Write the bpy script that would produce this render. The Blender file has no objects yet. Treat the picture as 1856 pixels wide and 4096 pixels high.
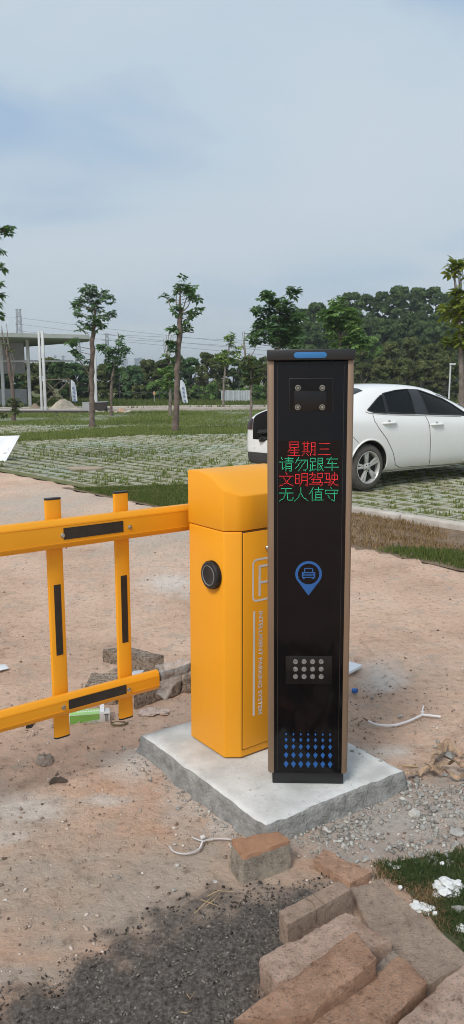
import bpy, bmesh, math, random
import numpy as np
from mathutils import Vector, Matrix, Euler
from mathutils.bvhtree import BVHTree

random.seed(7); RNG = np.random.default_rng(7)
SC = bpy.context.scene; COL = SC.collection
R = math.radians

# ------------------------------------------------------------------ camera
CAM_H = 1.5
TILT = math.atan(525 / 3036)
cam_d = bpy.data.cameras.new('camera'); cam = bpy.data.objects.new('camera', cam_d); COL.objects.link(cam)
cam.location = (0, 0, CAM_H); cam.rotation_euler = (math.pi / 2 - TILT, 0, 0)
cam_d.sensor_fit = 'VERTICAL'; cam_d.sensor_height = 24; cam_d.sensor_width = 24
cam_d.lens = 24 * 3036 / 4096
cam_d.clip_start = .05; cam_d.clip_end = 4000
SC.camera = cam
SC.cycles.pixel_filter_type = 'BLACKMAN_HARRIS'; SC.cycles.filter_width = 1.0

# ------------------------------------------------------------------ exposure, sky, sun
SC.view_settings.view_transform = 'Standard'; SC.view_settings.look = 'None'
SC.view_settings.exposure = 0.80; SC.view_settings.gamma = 1; SC.view_settings.use_curve_mapping = False
SUN_TO = Vector((-.44, -.84, 1.05)).normalized()
SUN_EL = math.asin(SUN_TO.z); SUN_AZ = math.atan2(SUN_TO.x, SUN_TO.y)
W = bpy.data.worlds.new('World'); SC.world = W; W.use_nodes = True
nt = W.node_tree; nt.nodes.clear()
def wn(t, **k):
    n = nt.nodes.new(t)
    for a, b in k.items(): setattr(n, a, b)
    return n
wo = wn('ShaderNodeOutputWorld'); b1 = wn('ShaderNodeBackground'); b2 = wn('ShaderNodeBackground'); mx = wn('ShaderNodeMixShader')
sky = wn('ShaderNodeTexSky', sky_type='NISHITA', sun_disc=False, sun_elevation=SUN_EL, sun_rotation=SUN_AZ, dust_density=3.0)
nt.links.new(sky.outputs[0], b1.inputs[0]); b1.inputs[1].default_value = .08
tc = wn('ShaderNodeTexCoord'); sep = wn('ShaderNodeSeparateXYZ'); nt.links.new(tc.outputs['Generated'], sep.inputs[0])
# a cloud deck: directions projected on a flat ceiling so that clouds get finer towards the horizon
zc = wn('ShaderNodeMath', operation='MAXIMUM'); nt.links.new(sep.outputs[2], zc.inputs[0]); zc.inputs[1].default_value = 0.0
za = wn('ShaderNodeMath', operation='ADD'); nt.links.new(zc.outputs[0], za.inputs[0]); za.inputs[1].default_value = .22
dx = wn('ShaderNodeMath', operation='DIVIDE'); nt.links.new(sep.outputs[0], dx.inputs[0]); nt.links.new(za.outputs[0], dx.inputs[1])
dy = wn('ShaderNodeMath', operation='DIVIDE'); nt.links.new(sep.outputs[1], dy.inputs[0]); nt.links.new(za.outputs[0], dy.inputs[1])
cb = wn('ShaderNodeCombineXYZ'); nt.links.new(dx.outputs[0], cb.inputs[0]); nt.links.new(dy.outputs[0], cb.inputs[1])
mp = wn('ShaderNodeMapping'); nt.links.new(cb.outputs[0], mp.inputs[0]); mp.inputs['Location'].default_value = (11.85, 5.12, 0); mp.inputs['Scale'].default_value = (-.75, 1.0, 1)
no = wn('ShaderNodeTexNoise'); nt.links.new(mp.outputs[0], no.inputs['Vector']); no.inputs['Scale'].default_value = 1.25
no.inputs['Detail'].default_value = 5; no.inputs['Roughness'].default_value = .48; no.inputs['Distortion'].default_value = .35
cr = wn('ShaderNodeValToRGB'); nt.links.new(no.outputs[0], cr.inputs[0])
e = cr.color_ramp.elements
e[0].position = .36; e[0].color = (.228, .312, .415, 1)
e[1].position = .68; e[1].color = (.365, .415, .458, 1)
m = cr.color_ramp.elements.new(.46); m.color = (.325, .388, .442, 1)
m = cr.color_ramp.elements.new(.56); m.color = (.350, .404, .450, 1)
# grey veil low over the horizon
hz = wn('ShaderNodeMapRange'); nt.links.new(sep.outputs[2], hz.inputs[0]); hz.inputs[1].default_value = .0; hz.inputs[2].default_value = .28; hz.inputs[3].default_value = .85; hz.inputs[4].default_value = 0
mixh = wn('ShaderNodeMixRGB'); nt.links.new(hz.outputs[0], mixh.inputs[0]); nt.links.new(cr.outputs[0], mixh.inputs[1]); mixh.inputs[2].default_value = (.335, .378, .408, 1)
nt.links.new(mixh.outputs[0], b2.inputs[0]); b2.inputs[1].default_value = 1.0
mx.inputs[0].default_value = .90
nt.links.new(b1.outputs[0], mx.inputs[1]); nt.links.new(b2.outputs[0], mx.inputs[2]); nt.links.new(mx.outputs[0], wo.inputs[0])
sun_d = bpy.data.lights.new('sun', 'SUN'); sun_d.energy = 1.5; sun_d.angle = R(17); sun_d.color = (1, .955, .89)
sun = bpy.data.objects.new('sun', sun_d); COL.objects.link(sun)
sun.rotation_euler = SUN_TO.to_track_quat('Z', 'Y').to_euler()
sun.location = (-20, -8, 30)

# ------------------------------------------------------------------ reading the photograph: pixel of a 1167 wide copy <-> place
PF, PCX, PCY = 1909., 583.5, 1287.75
cT, sT = math.cos(TILT), math.sin(TILT)
def G(px, py, z=0.):                      # point on the level z
    a = (px - PCX) / PF; b = (py - PCY) / PF
    t = (z - CAM_H) / (-sT - b * cT)
    return Vector((a * t, (cT - b * sT) * t, z))
def DP(px, py, d):                        # point at distance d
    a = (px - PCX) / PF; b = (py - PCY) / PF
    t = d / (cT - b * sT)
    return Vector((a * t, d, CAM_H + (-sT - b * cT) * t))

# ------------------------------------------------------------------ objects
def tag(o, label=None, cat=None, group=None, kind=None):
    if label: o['label'] = label
    if cat: o['category'] = cat
    if group: o['group'] = group
    if kind: o['kind'] = kind
    return o
def thing(name, label, cat, loc=(0, 0, 0), rz=0, group=None):
    o = bpy.data.objects.new(name, None); COL.objects.link(o)
    o.location = loc; o.rotation_euler = (0, 0, rz); o.empty_display_size = .1
    return tag(o, label, cat, group)
def link(name, me, mat=None, parent=None, smooth=False):
    o = bpy.data.objects.new(name, me); COL.objects.link(o)
    if mat is not None:
        if isinstance(mat, (list, tuple)):
            for x in mat: me.materials.append(x)
        else: me.materials.append(mat)
    if parent is not None: o.parent = parent
    if smooth: me.polygons.foreach_set('use_smooth', np.ones(len(me.polygons), bool))
    return o
def npmesh(name, V, F, mat=None, parent=None, smooth=False, attr=None):
    V = np.asarray(V, np.float32).reshape(-1, 3); F = np.asarray(F, np.int32); k = F.shape[1]
    me = bpy.data.meshes.new(name)
    me.vertices.add(len(V)); me.vertices.foreach_set('co', V.ravel())
    me.loops.add(F.size); me.loops.foreach_set('vertex_index', F.ravel())
    me.polygons.add(len(F)); me.polygons.foreach_set('loop_start', np.arange(0, F.size, k, dtype=np.int32))
    me.update(calc_edges=True)
    if attr:
        for an, av in attr.items():
            a = me.attributes.new(an, 'FLOAT', 'POINT'); a.data.foreach_set('value', np.asarray(av, np.float32))
    return link(name, me, mat, parent, smooth)

class MB:
    def __init__(s): s.v = []; s.f = []
    def add(s, V, F):
        b = len(s.v); s.v += [tuple(p) for p in V]; s.f += [tuple(i + b for i in f) for f in F]; return s
    def box(s, c, d, M=None):
        c = Vector(c); d = Vector(d) / 2
        V = [Vector((x * d.x, y * d.y, z * d.z)) for z in (-1, 1) for y in (-1, 1) for x in (-1, 1)]
        V = [c + (M @ p if M else p) for p in V]
        return s.add(V, [(0, 2, 3, 1), (4, 5, 7, 6), (0, 1, 5, 4), (2, 6, 7, 3), (0, 4, 6, 2), (1, 3, 7, 5)])
    def prism(s, poly, h0, h1, fn):        # fn(u, v, h) -> point; poly counterclockwise
        n = len(poly)
        V = [fn(u, v, h0) for u, v in poly] + [fn(u, v, h1) for u, v in poly]
        return s.add(V, [tuple(reversed(range(n))), tuple(range(n, 2 * n))] + [(i, (i + 1) % n, n + (i + 1) % n, n + i) for i in range(n)])
    def tube(s, pts, r, n=6, cap=True):
        pts = [Vector(p) for p in pts]; m = len(pts); rr = r if isinstance(r, (list, tuple)) else [r] * m
        V = []; u = None
        for i, p in enumerate(pts):
            t = (pts[min(i + 1, m - 1)] - pts[max(i - 1, 0)]).normalized()
            if u is None: u = t.orthogonal().normalized()
            u = (u - t * u.dot(t)); u = u.normalized() if u.length > 1e-6 else t.orthogonal().normalized()
            w = t.cross(u)
            for k in range(n):
                a = 2 * math.pi * k / n; V.append(p + (u * math.cos(a) + w * math.sin(a)) * rr[i])
        F = [(i * n + k, i * n + (k + 1) % n, (i + 1) * n + (k + 1) % n, (i + 1) * n + k) for i in range(m - 1) for k in range(n)]
        if cap: F += [tuple(reversed(range(n))), tuple(range((m - 1) * n, m * n))]
        return s.add(V, F)
    def lathe(s, prof, n=24, M=None, close=False):   # prof (r, h) round local z
        M = M or Matrix(); V = []; m = len(prof)
        for r, h in prof:
            for k in range(n):
                a = 2 * math.pi * k / n; V.append(M @ Vector((r * math.cos(a), r * math.sin(a), h)))
        F = []
        for i in range(m if close else m - 1):
            j = (i + 1) % m
            F += [(i * n + k, i * n + (k + 1) % n, j * n + (k + 1) % n, j * n + k) for k in range(n)]
        if not close: F += [tuple(reversed(range(n))), tuple(range((m - 1) * n, m * n))]
        return s.add(V, F)
    def mesh(s, name):
        me = bpy.data.meshes.new(name); me.from_pydata(s.v, [], s.f); me.update(); return me
    def build(s, name, mat, parent=None, smooth=False, bevel=0, seg=2, angle=40):
        me = s.mesh(name)
        bm = bmesh.new(); bm.from_mesh(me); bmesh.ops.recalc_face_normals(bm, faces=bm.faces)
        if bevel:
            ed = [x for x in bm.edges if len(x.link_faces) == 2 and x.calc_face_angle(0) > R(angle)]
            bmesh.ops.bevel(bm, geom=ed, offset=bevel, segments=seg, profile=.5, affect='EDGES', clamp_overlap=True)
        bm.to_mesh(me); bm.free()
        o = link(name, me, mat, parent)
        if smooth or bevel:
            me.polygons.foreach_set('use_smooth', np.ones(len(me.polygons), bool))
            try: me.set_sharp_from_angle(angle=R(35))
            except Exception: pass
        return o

def baked(o):                              # the evaluated mesh of an object with modifiers
    dg = bpy.context.evaluated_depsgraph_get(); dg.update()
    return bpy.data.meshes.new_from_object(o.evaluated_get(dg))

# ------------------------------------------------------------------ noise for shapes
def _h(ix, iy, iz, s):
    n = (ix * 73856093) ^ (iy * 19349663) ^ (iz * 83492791) ^ (s * 2654435 + 1013)
    n = (n ^ (n >> 13)) * 1274126177 & 0x7fffffff
    return ((n ^ (n >> 16)) & 0xffff) / 65535.
def vn(x, y, z=None, s=0):
    x = np.asarray(x, float); y = np.asarray(y, float); z = np.zeros_like(x) if z is None else np.asarray(z, float)
    ix, iy, iz = (np.floor(q).astype(np.int64) for q in (x, y, z)); fx, fy, fz = x - ix, y - iy, z - iz
    fx, fy, fz = (q * q * (3 - 2 * q) for q in (fx, fy, fz)); o = 0
    for a in (0, 1):
        for b in (0, 1):
            for c in (0, 1):
                o = o + _h(ix + a, iy + b, iz + c, s) * (fx if a else 1 - fx) * (fy if b else 1 - fy) * (fz if c else 1 - fz)
    return o
def fbm(x, y, z=None, s=0, o=4):
    t = 0; a = .5; f = 1.; n = 0
    for i in range(o):
        t = t + a * vn(np.asarray(x) * f, np.asarray(y) * f, None if z is None else np.asarray(z) * f, s + i); n += a; a *= .5; f *= 2.03
    return t / n
def sstep(a, b, x): t = np.clip((x - a) / (b - a), 0, 1); return t * t * (3 - 2 * t)
def rotm(n, up=1.):                        # n random rotations
    q = RNG.normal(size=(n, 4)); q /= np.linalg.norm(q, axis=1)[:, None]; w, x, y, z = q.T
    return np.stack([np.stack([1 - 2 * (y * y + z * z), 2 * (x * y - z * w), 2 * (x * z + y * w)], -1),
                     np.stack([2 * (x * y + z * w), 1 - 2 * (x * x + z * z), 2 * (y * z - x * w)], -1),
                     np.stack([2 * (x * z - y * w), 2 * (y * z + x * w), 1 - 2 * (x * x + y * y)], -1)], -2)
def inpoly(x, y, poly):
    x = np.asarray(x); y = np.asarray(y); r = np.zeros(x.shape, bool); n = len(poly)
    for i in range(n):
        x0, y0 = poly[i][:2]; x1, y1 = poly[(i + 1) % n][:2]
        c = ((y0 > y) != (y1 > y)) & (x < (x1 - x0) * (y - y0) / (y1 - y0 + 1e-12) + x0); r ^= c
    return r
def polydist(x, y, poly):                  # distance to the outline, negative inside
    d = np.full(np.shape(x), 1e9); n = len(poly)
    for i in range(n):
        ax, ay = poly[i][:2]; bx, by = poly[(i + 1) % n][:2]
        t = np.clip(((x - ax) * (bx - ax) + (y - ay) * (by - ay)) / ((bx - ax) ** 2 + (by - ay) ** 2 + 1e-12), 0, 1)
        d = np.minimum(d, np.hypot(x - ax - t * (bx - ax), y - ay - t * (by - ay)))
    return np.where(inpoly(x, y, poly), -d, d)

# ------------------------------------------------------------------ materials
def newmat(name):
    m = bpy.data.materials.new(name); m.use_nodes = True; n = m.node_tree; n.nodes.clear()
    o = n.nodes.new('ShaderNodeOutputMaterial'); b = n.nodes.new('ShaderNodeBsdfPrincipled'); n.links.new(b.outputs[0], o.inputs[0])
    return m, n, b
def noise(n, vec, scale, detail=4, rough=.55, dist=0):
    t = n.nodes.new('ShaderNodeTexNoise'); n.links.new(vec, t.inputs['Vector']); t.inputs['Scale'].default_value = scale
    t.inputs['Detail'].default_value = detail; t.inputs['Roughness'].default_value = rough; t.inputs['Distortion'].default_value = dist
    return t.outputs[0]
def ramp(n, src, stops):
    r = n.nodes.new('ShaderNodeValToRGB'); n.links.new(src, r.inputs[0]); el = r.color_ramp.elements
    while len(el) < len(stops): el.new(.5)
    for x, (p, c) in zip(el, stops):
        x.position = p; x.color = (*c, 1) if len(c) == 3 else c
    return r.outputs[0]
def mix(n, f, a, b, mode='MIX'):
    x = n.nodes.new('ShaderNodeMixRGB'); x.blend_type = mode
    for i, q in enumerate((f, a, b)):
        if isinstance(q, (int, float)): x.inputs[i].default_value = q if i == 0 else (q, q, q, 1)
        elif isinstance(q, tuple): x.inputs[i].default_value = (*q, 1)
        else: n.links.new(q, x.inputs[i])
    return x.outputs[0]
def attr(n, name):
    a = n.nodes.new('ShaderNodeAttribute'); a.attribute_name = name; return a.outputs['Fac']
def objco(n): return n.nodes.new('ShaderNodeTexCoord').outputs['Object']
def worldco(n): return n.nodes.new('ShaderNodeNewGeometry').outputs['Position']
def orand(n): return n.nodes.new('ShaderNodeObjectInfo').outputs['Random']
def bump(n, b, src, strength=.5, dist=.01):
    x = n.nodes.new('ShaderNodeBump'); n.links.new(src, x.inputs['Height']); x.inputs['Strength'].default_value = strength; x.inputs['Distance'].default_value = dist
    n.links.new(x.outputs[0], b.inputs['Normal'])
def M(name, c, c2=None, rough=.6, scale=6, bs=0, bd=.003, bst=.5, metal=0, coat=0, spec=.5, rnd=0, world=False, lo=.35, hi=.65, speck=None, rvar=.0):
    m, n, b = newmat(name); co = worldco(n) if world else objco(n)
    c2 = c2 or tuple(x * .86 for x in c)
    col = ramp(n, noise(n, co, scale, 6, .6), [(lo, c2), (hi, c)])
    if speck:
        col = mix(n, ramp(n, noise(n, co, speck[1], 2, .5), [(speck[2], (0, 0, 0)), (speck[2] + .05, (1, 1, 1))]), col, speck[0])
    if rnd: col = mix(n, 1., col, ramp(n, orand(n), [(0, (1 - rnd,) * 3), (1, (1 + rnd,) * 3)]), 'MULTIPLY')
    n.links.new(col, b.inputs['Base Color'])
    b.inputs['Roughness'].default_value = rough; b.inputs['Metallic'].default_value = metal
    b.inputs['Coat Weight'].default_value = coat; b.inputs['Coat Roughness'].default_value = .06; b.inputs['Specular IOR Level'].default_value = spec
    if rvar:
        mr = n.nodes.new('ShaderNodeMapRange'); n.links.new(noise(n, co, scale * 2.3, 5), mr.inputs[0]); mr.inputs[3].default_value = rough - rvar; mr.inputs[4].default_value = rough + rvar
        n.links.new(mr.outputs[0], b.inputs['Roughness'])
    if bs: bump(n, b, noise(n, co, bs, 6, .65), bst, bd)
    return m
def leafmat(name, c1, c2, c3=None):
    m, n, b = newmat(name)
    st = [(0, c1), (1, c2)] if c3 is None else [(0, c1), (.7, c2), (1, c3)]
    col = ramp(n, attr(n, 'rnd'), st)
    n.links.new(col, b.inputs['Base Color']); b.inputs['Roughness'].default_value = .65; b.inputs['Specular IOR Level'].default_value = .15
    tr = n.nodes.new('ShaderNodeBsdfTranslucent'); n.links.new(mix(n, 1., col, (1.25, 1.3, .7), 'MULTIPLY'), tr.inputs[0])
    ms = n.nodes.new('ShaderNodeMixShader'); ms.inputs[0].default_value = .33
    n.links.new(b.outputs[0], ms.inputs[1]); n.links.new(tr.outputs[0], ms.inputs[2])
    n.links.new(ms.outputs[0], [x for x in n.nodes if x.type == 'OUTPUT_MATERIAL'][0].inputs[0])
    return m

YEL = (.86, .365, .018)
m_yellow = M('yellow_powder_coat', YEL, (.83, .348, .016), rough=.45, scale=3, bs=900, bd=.0004, bst=.15, rvar=.06, spec=.3)
m_black = M('black_plastic', (.018, .018, .019), rough=.45, scale=20, rvar=.08)
m_tape = M('black_reflective_tape', (.020, .016, .013), (.028, .022, .018), rough=.38, scale=30)
m_postblk = M('black_painted_metal', (.014, .014, .015), rough=.4, scale=8, rvar=.08)
m_panel = M('black_acrylic', (.006, .005, .0055), rough=.10, scale=4, spec=.22, rvar=.04)
m_smoke = M('smoked_acrylic', (.011, .010, .0098), rough=.22, scale=10, spec=.3)
m_bronze = M('bronze_anodised', (.27, .185, .125), (.24, .165, .11), rough=.38, scale=5, metal=.35)
m_steel = M('steel', (.55, .54, .52), rough=.28, metal=1, scale=20)
m_blue = M('blue_vinyl', (.018, .105, .33), rough=.35, scale=10)
m_bluecap = M('blue_light_cover', (.03, .17, .42), rough=.3, scale=10)
m_grey_print = M('grey_print', (.80, .77, .76), rough=.5, scale=10)
m_white_print = M('white_print', (.8, .8, .78), rough=.5, scale=10)
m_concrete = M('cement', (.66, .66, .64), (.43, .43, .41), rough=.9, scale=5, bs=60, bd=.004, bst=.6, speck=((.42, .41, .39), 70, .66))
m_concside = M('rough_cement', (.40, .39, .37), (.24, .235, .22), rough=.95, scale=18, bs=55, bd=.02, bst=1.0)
def led(name, c, s):
    m, n, b = newmat(name); b.inputs['Base Color'].default_value = (*[x * .4 for x in c], 1)
    b.inputs['Emission Color'].default_value = (*c, 1); b.inputs['Emission Strength'].default_value = s; return m
m_red = led('red_led', (1, .025, .035), .80); m_green = led('green_led', (.03, .70, .33), .66)
m_bulb = M('clear_led_lens', (.30, .28, .26), (.12, .11, .105), rough=.15, scale=200)
m_white = M('white_plastic', (.75, .77, .80), rough=.45, scale=4)
m_paper = M('white_paper', (.74, .75, .77), rough=.6, scale=8)
m_zip = M('white_nylon', (.72, .70, .70), rough=.4, scale=20)
m_straw = M('dry_straw', (.42, .30, .17), rough=.8, scale=20)
# ================================================================== SETTING
# the road runs along RS, the parking lot lies on the RN side of its edge
RO = np.array([-3.8, 12.4]); RS = np.array([.665, -.747]); RN = np.array([.747, .665])
def st(x, y): dx_, dy_ = np.asarray(x) - RO[0], np.asarray(y) - RO[1]; return dx_ * RS[0] + dy_ * RS[1], dx_ * RN[0] + dy_ * RN[1]
def xy(s, t): return RO[0] + np.asarray(s) * RS[0] + np.asarray(t) * RN[0], RO[1] + np.asarray(s) * RS[1] + np.asarray(t) * RN[1]
def lot_edge(s): return .12 + 1.28 * sstep(2.4, 3.3, np.asarray(s, float))
def ppoly(pts): return [tuple(G(*p)[:2]) for p in pts]

ASPH = ppoly([(-420, 2680), (0, 2530), (100, 2468), (190, 2408), (330, 2352), (455, 2290), (560, 2245), (700, 2215), (812, 2225), (850, 2290), (760, 2480), (640, 2800), (-300, 2900)])
RUBB = ppoly([(700, 2120), (840, 2030), (960, 1980), (1060, 1945), (1260, 1930), (1300, 2130), (1167, 2165), (1000, 2195), (880, 2200)])
PALE = [(G(60, 2030), .16, .10), (G(265, 2012), .12, .04), (G(330, 1925), .10, .16), (G(470, 2010), .10, .14), (G(560, 2075), .05, .08), (G(20, 2110), .10, .05), (G(960, 1890), .2, .1),
        (G(1000, 2060), .22, .12), (G(650, 1440), .5, .5), (G(440, 1470), .3, .4), (G(955, 1700), .12, .2)]
GREY = [(G(110, 2180), .12, .07), (G(15, 2240), .14, .08), (G(120, 2370), .13, .06), (G(330, 2280), .14, .05), (G(240, 2160), .14, .05), (G(400, 1325), .7, 1.6), (G(90, 1270), 1.1, 1.8), (G(450, 2270), .18, .05), (G(40, 2450), .14, .05), (G(190, 2300), .42, .16), (G(300, 2200), .62, .34), (G(60, 2050), .3, .2)]
ORNG = [(G(235, 1985), .16, .06), (G(585, 2150), .14, .07), (G(800, 2180), .12, .05), (G(1080, 1640), .15, .06), (G(370, 2080), .1, .1), (G(160, 2260), .1, .05), (G(860, 2120), .12, .06), (G(120, 1300), .5, .4)]
def blob(x, y, L, s):
    r = np.zeros(np.shape(x)); q = (fbm(x * 9, y * 9, s=s) - .5) * 1.5
    for c, a, b in L: r = np.maximum(r, np.clip(1.25 - np.hypot((x - c.x) / a, (y - c.y) / b) + q, 0, 1))
    return r
def gz(x, y):                              # relief of the bare ground
    x = np.asarray(x, float); y = np.asarray(y, float); s, t = st(x, y)
    near = sstep(14, 4, y)
    z = (fbm(x * 1.6, y * 1.6, s=3) - .5) * .035 + (fbm(x * 9, y * 9, s=5, o=5) - .5) * .026 + (fbm(x * 40, y * 40, s=8, o=3) - .5) * .009
    z = z * near
    # level pad under the cement slab
    pad = sstep(.75, .45, np.hypot(x - .13, y - 2.75)); z = z * (1 - .7 * pad)
    pad = sstep(.85, .55, np.hypot(x - .40, y - 1.85)); z = z * (1 - .85 * pad)
    z = np.where(t > np.where(s < 2.45, .16, -.02), -.03, z)
    return z
def graded(lo, hi, fine, a, b, g=1.14):
    c = list(np.arange(a, b + fine, fine)); d = fine; p = a; left = []
    while p > lo: d *= g; p -= d; left.append(p)
    d = fine; p = c[-1]; right = []
    while p < hi: d *= g; p += d; right.append(p)
    return np.array(left[::-1] + c + right)
gx = graded(-900, 900, .0125, -1.35, 1.35, 1.10); gy = graded(-60, 2500, .0125, 1.45, 3.4, 1.055)
GX, GY = np.meshgrid(gx, gy); GZ = gz(GX, GY)
nx, ny = len(gx), len(gy); idx = np.arange(nx * ny).reshape(ny, nx)
F = np.stack([idx[:-1, :-1], idx[:-1, 1:], idx[1:, 1:], idx[1:, :-1]], -1).reshape(-1, 4)
fx, fy = GX.ravel(), GY.ravel()
edge_n = (fbm(fx * 14, fy * 14, s=21) - .5) * .16
a_asph = sstep(.06, -.10, polydist(fx, fy, ASPH) + edge_n * 1.5)
a_rub = sstep(.08, -.10, polydist(fx, fy, RUBB) + edge_n * 1.6)
a_pale = blob(fx, fy, PALE, 31); a_grey = blob(fx, fy, GREY, 37); a_org = blob(fx, fy, ORNG, 41)
s_, t_ = st(fx, fy); a_far = sstep(.0, .3, t_ - np.where(s_ < 2.45, .16, 0.))
GZ = GZ + (a_asph * (.012 + (vn(fx * 55, fy * 55, s=61) - .4) * .016)).reshape(GZ.shape)

m_ground, n, b = newmat('dry_dirt'); co = worldco(n)
base = ramp(n, noise(n, co, 1.1, 6, .6), [(.30, (.57, .385, .280)), (.48, (.71, .490, .360)), (.62, (.77, .555, .420)), (.75, (.73, .475, .335))])
fine = ramp(n, noise(n, co, 26, 7, .7), [(.30, (.50, .46, .44)), (.44, (.95, .94, .94)), (.58, (1.02, 1.02, 1.02)), (.75, (1.20, 1.20, 1.19))])
base = mix(n, 1., base, fine, 'MULTIPLY')
base = mix(n, 1., base, ramp(n, noise(n, co, 3.2, 7, .68, .8), [(.34, (.80, .77, .75)), (.45, (1, 1, 1)), (.58, (1.0, 1.0, 1.0)), (.70, (1.12, 1.13, 1.14))]), 'MULTIPLY')
base = mix(n, ramp(n, noise(n, co, 7, 5, .6, .6), [(.55, (0, 0, 0)), (.68, (.65, .65, .65))]), base, (.50, .41, .335))
def amul(name, k): 
    x = n.nodes.new('ShaderNodeMath'); x.operation = 'MULTIPLY'; n.links.new(attr(n, name), x.inputs[0]); x.inputs[1].default_value = k; x.use_clamp = True; return x.outputs[0]
base = mix(n, amul('orange', .42), base, mix(n, 1., (.66, .38, .235), fine, 'MULTIPLY'))
base = mix(n, amul('grey', .78), base, mix(n, 1., (.545, .475, .395), fine, 'MULTIPLY'))
base = mix(n, amul('pale', .75), base, mix(n, 1., (.76, .69, .62), fine, 'MULTIPLY'))
base = mix(n, amul('rubble', .60), base, mix(n, 1., (.50, .475, .44), fine, 'MULTIPLY'))
asp = ramp(n, noise(n, co, 90, 5, .7), [(.3, (.05, .042, .037)), (.5, (.15, .130, .115)), (.72, (.32, .28, .245))])
base = mix(n, amul('asphalt', 1.0), base, asp)
base = mix(n, amul('far', 1.0), base, ramp(n, noise(n, co, .8, 5), [(.35, (.085, .095, .035)), (.65, (.15, .15, .06))]))
sp = n.nodes.new('ShaderNodeTexVoronoi'); n.links.new(co, sp.inputs['Vector']); sp.inputs['Scale'].default_value = 45
base = mix(n, ramp(n, sp.outputs['Distance'], [(.10, (.55, .55, .55)), (.16, (0, 0, 0))]), base, ramp(n, sp.outputs['Color'], [(.2, (.16, .12, .09)), (.7, (.62, .56, .5))]))
n.links.new(base, b.inputs['Base Color']); b.inputs['Roughness'].default_value = .95; b.inputs['Specular IOR Level'].default_value = .2
bump(n, b, noise(n, co, 48, 9, .76), 1., .022)
ground = npmesh('ground', np.stack([GX, GY, GZ], -1), F, m_ground, smooth=True,
                attr=dict(asphalt=a_asph, rubble=a_rub, pale=a_pale, grey=a_grey, orange=a_org, far=a_far))
tag(ground, 'bare dry pinkish dirt ground around the barrier', 'ground', kind='structure')

# ---- parking lot sheet with grass pavers
m_lot, n, b = newmat('soil_between_pavers'); co = worldco(n)
mpn = n.nodes.new('ShaderNodeMapping'); n.links.new(co, mpn.inputs[0]); mpn.inputs['Rotation'].default_value = (0, 0, R(48.3))
br = n.nodes.new('ShaderNodeTexBrick'); n.links.new(mpn.outputs[0], br.inputs['Vector']); br.inputs['Scale'].default_value = 1
br.inputs['Brick Width'].default_value = .5; br.inputs['Row Height'].default_value = .3; br.inputs['Mortar Size'].default_value = .08
br.inputs['Color1'].default_value = (.38, .39, .31, 1); br.inputs['Color2'].default_value = (.46, .48, .41, 1); br.inputs['Mortar'].default_value = (.10, .12, .04, 1)
soil = ramp(n, noise(n, co, 5, 6, .6), [(.35, (.115, .135, .045)), (.6, (.20, .18, .095))])
sx = n.nodes.new('ShaderNodeSeparateXYZ'); n.links.new(co, sx.inputs[0])
farm = n.nodes.new('ShaderNodeMapRange'); n.links.new(sx.outputs[1], farm.inputs[0]); farm.inputs[1].default_value = 25; farm.inputs[2].default_value = 27
patch = ramp(n, noise(n, co, .35, 5, .65), [(.42, (0, 0, 0)), (.62, (.9, .9, .9))])
lot_far = mix(n, patch, br.outputs[0], (.105, .125, .045))
n.links.new(mix(n, farm.outputs[0], soil, lot_far), b.inputs['Base Color']); b.inputs['Roughness'].default_value = .95; b.inputs['Specular IOR Level'].default_value = .2
bump(n, b, noise(n, co, 20, 6), .8, .03)
S = np.concatenate([np.arange(-45, 2, 1.), np.arange(2, 4, .1), np.arange(4, 24, 1.)]); T = np.concatenate([[0.], np.linspace(.1, 40, 60)])
SS, TT = np.meshgrid(S, T); TT = TT + lot_edge(SS); LX, LY = xy(SS, TT); keep = (LY < 36.2 + .28 * (LX + 11))
V = np.stack([LX, LY, np.zeros_like(LX)], -1); idx = np.arange(V.shape[0] * V.shape[1]).reshape(V.shape[:2])
F = np.stack([idx[:-1, :-1], idx[:-1, 1:], idx[1:, 1:], idx[1:, :-1]], -1).reshape(-1, 4); kf = keep[:-1, :-1].ravel(); F = F[kf]
lot = npmesh('parking_lot', V, F, m_lot); tag(lot, 'parking lot of grass pavers beyond the barrier', 'parking lot', kind='structure')

m_paver, n, b = newmat('grass_paver_concrete'); co = worldco(n)
c = ramp(n, noise(n, co, 1.3, 5, .6), [(.3, (.35, .345, .26)), (.55, (.45, .45, .36)), (.7, (.40, .475, .40))])
c = mix(n, ramp(n, noise(n, co, .22, 4), [(.50, (0, 0, 0)), (.62, (.55, .55, .55))]), c, (.40, .53, .51))
c = mix(n, ramp(n, noise(n, co, 2.6, 5, .65), [(.48, (0, 0, 0)), (.64, (.7, .7, .7))]), c, (.27, .235, .155))
c = mix(n, 1., c, ramp(n, noise(n, co, 30, 6, .7), [(.3, (.68, .66, .62)), (.7, (1.1, 1.1, 1.08))]), 'MULTIPLY')
n.links.new(c, b.inputs['Base Color']); b.inputs['Roughness'].default_value = .92; b.inputs['Specular IOR Level'].default_value = .25; bump(n, b, noise(n, co, 70, 6), .6, .006)
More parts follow.
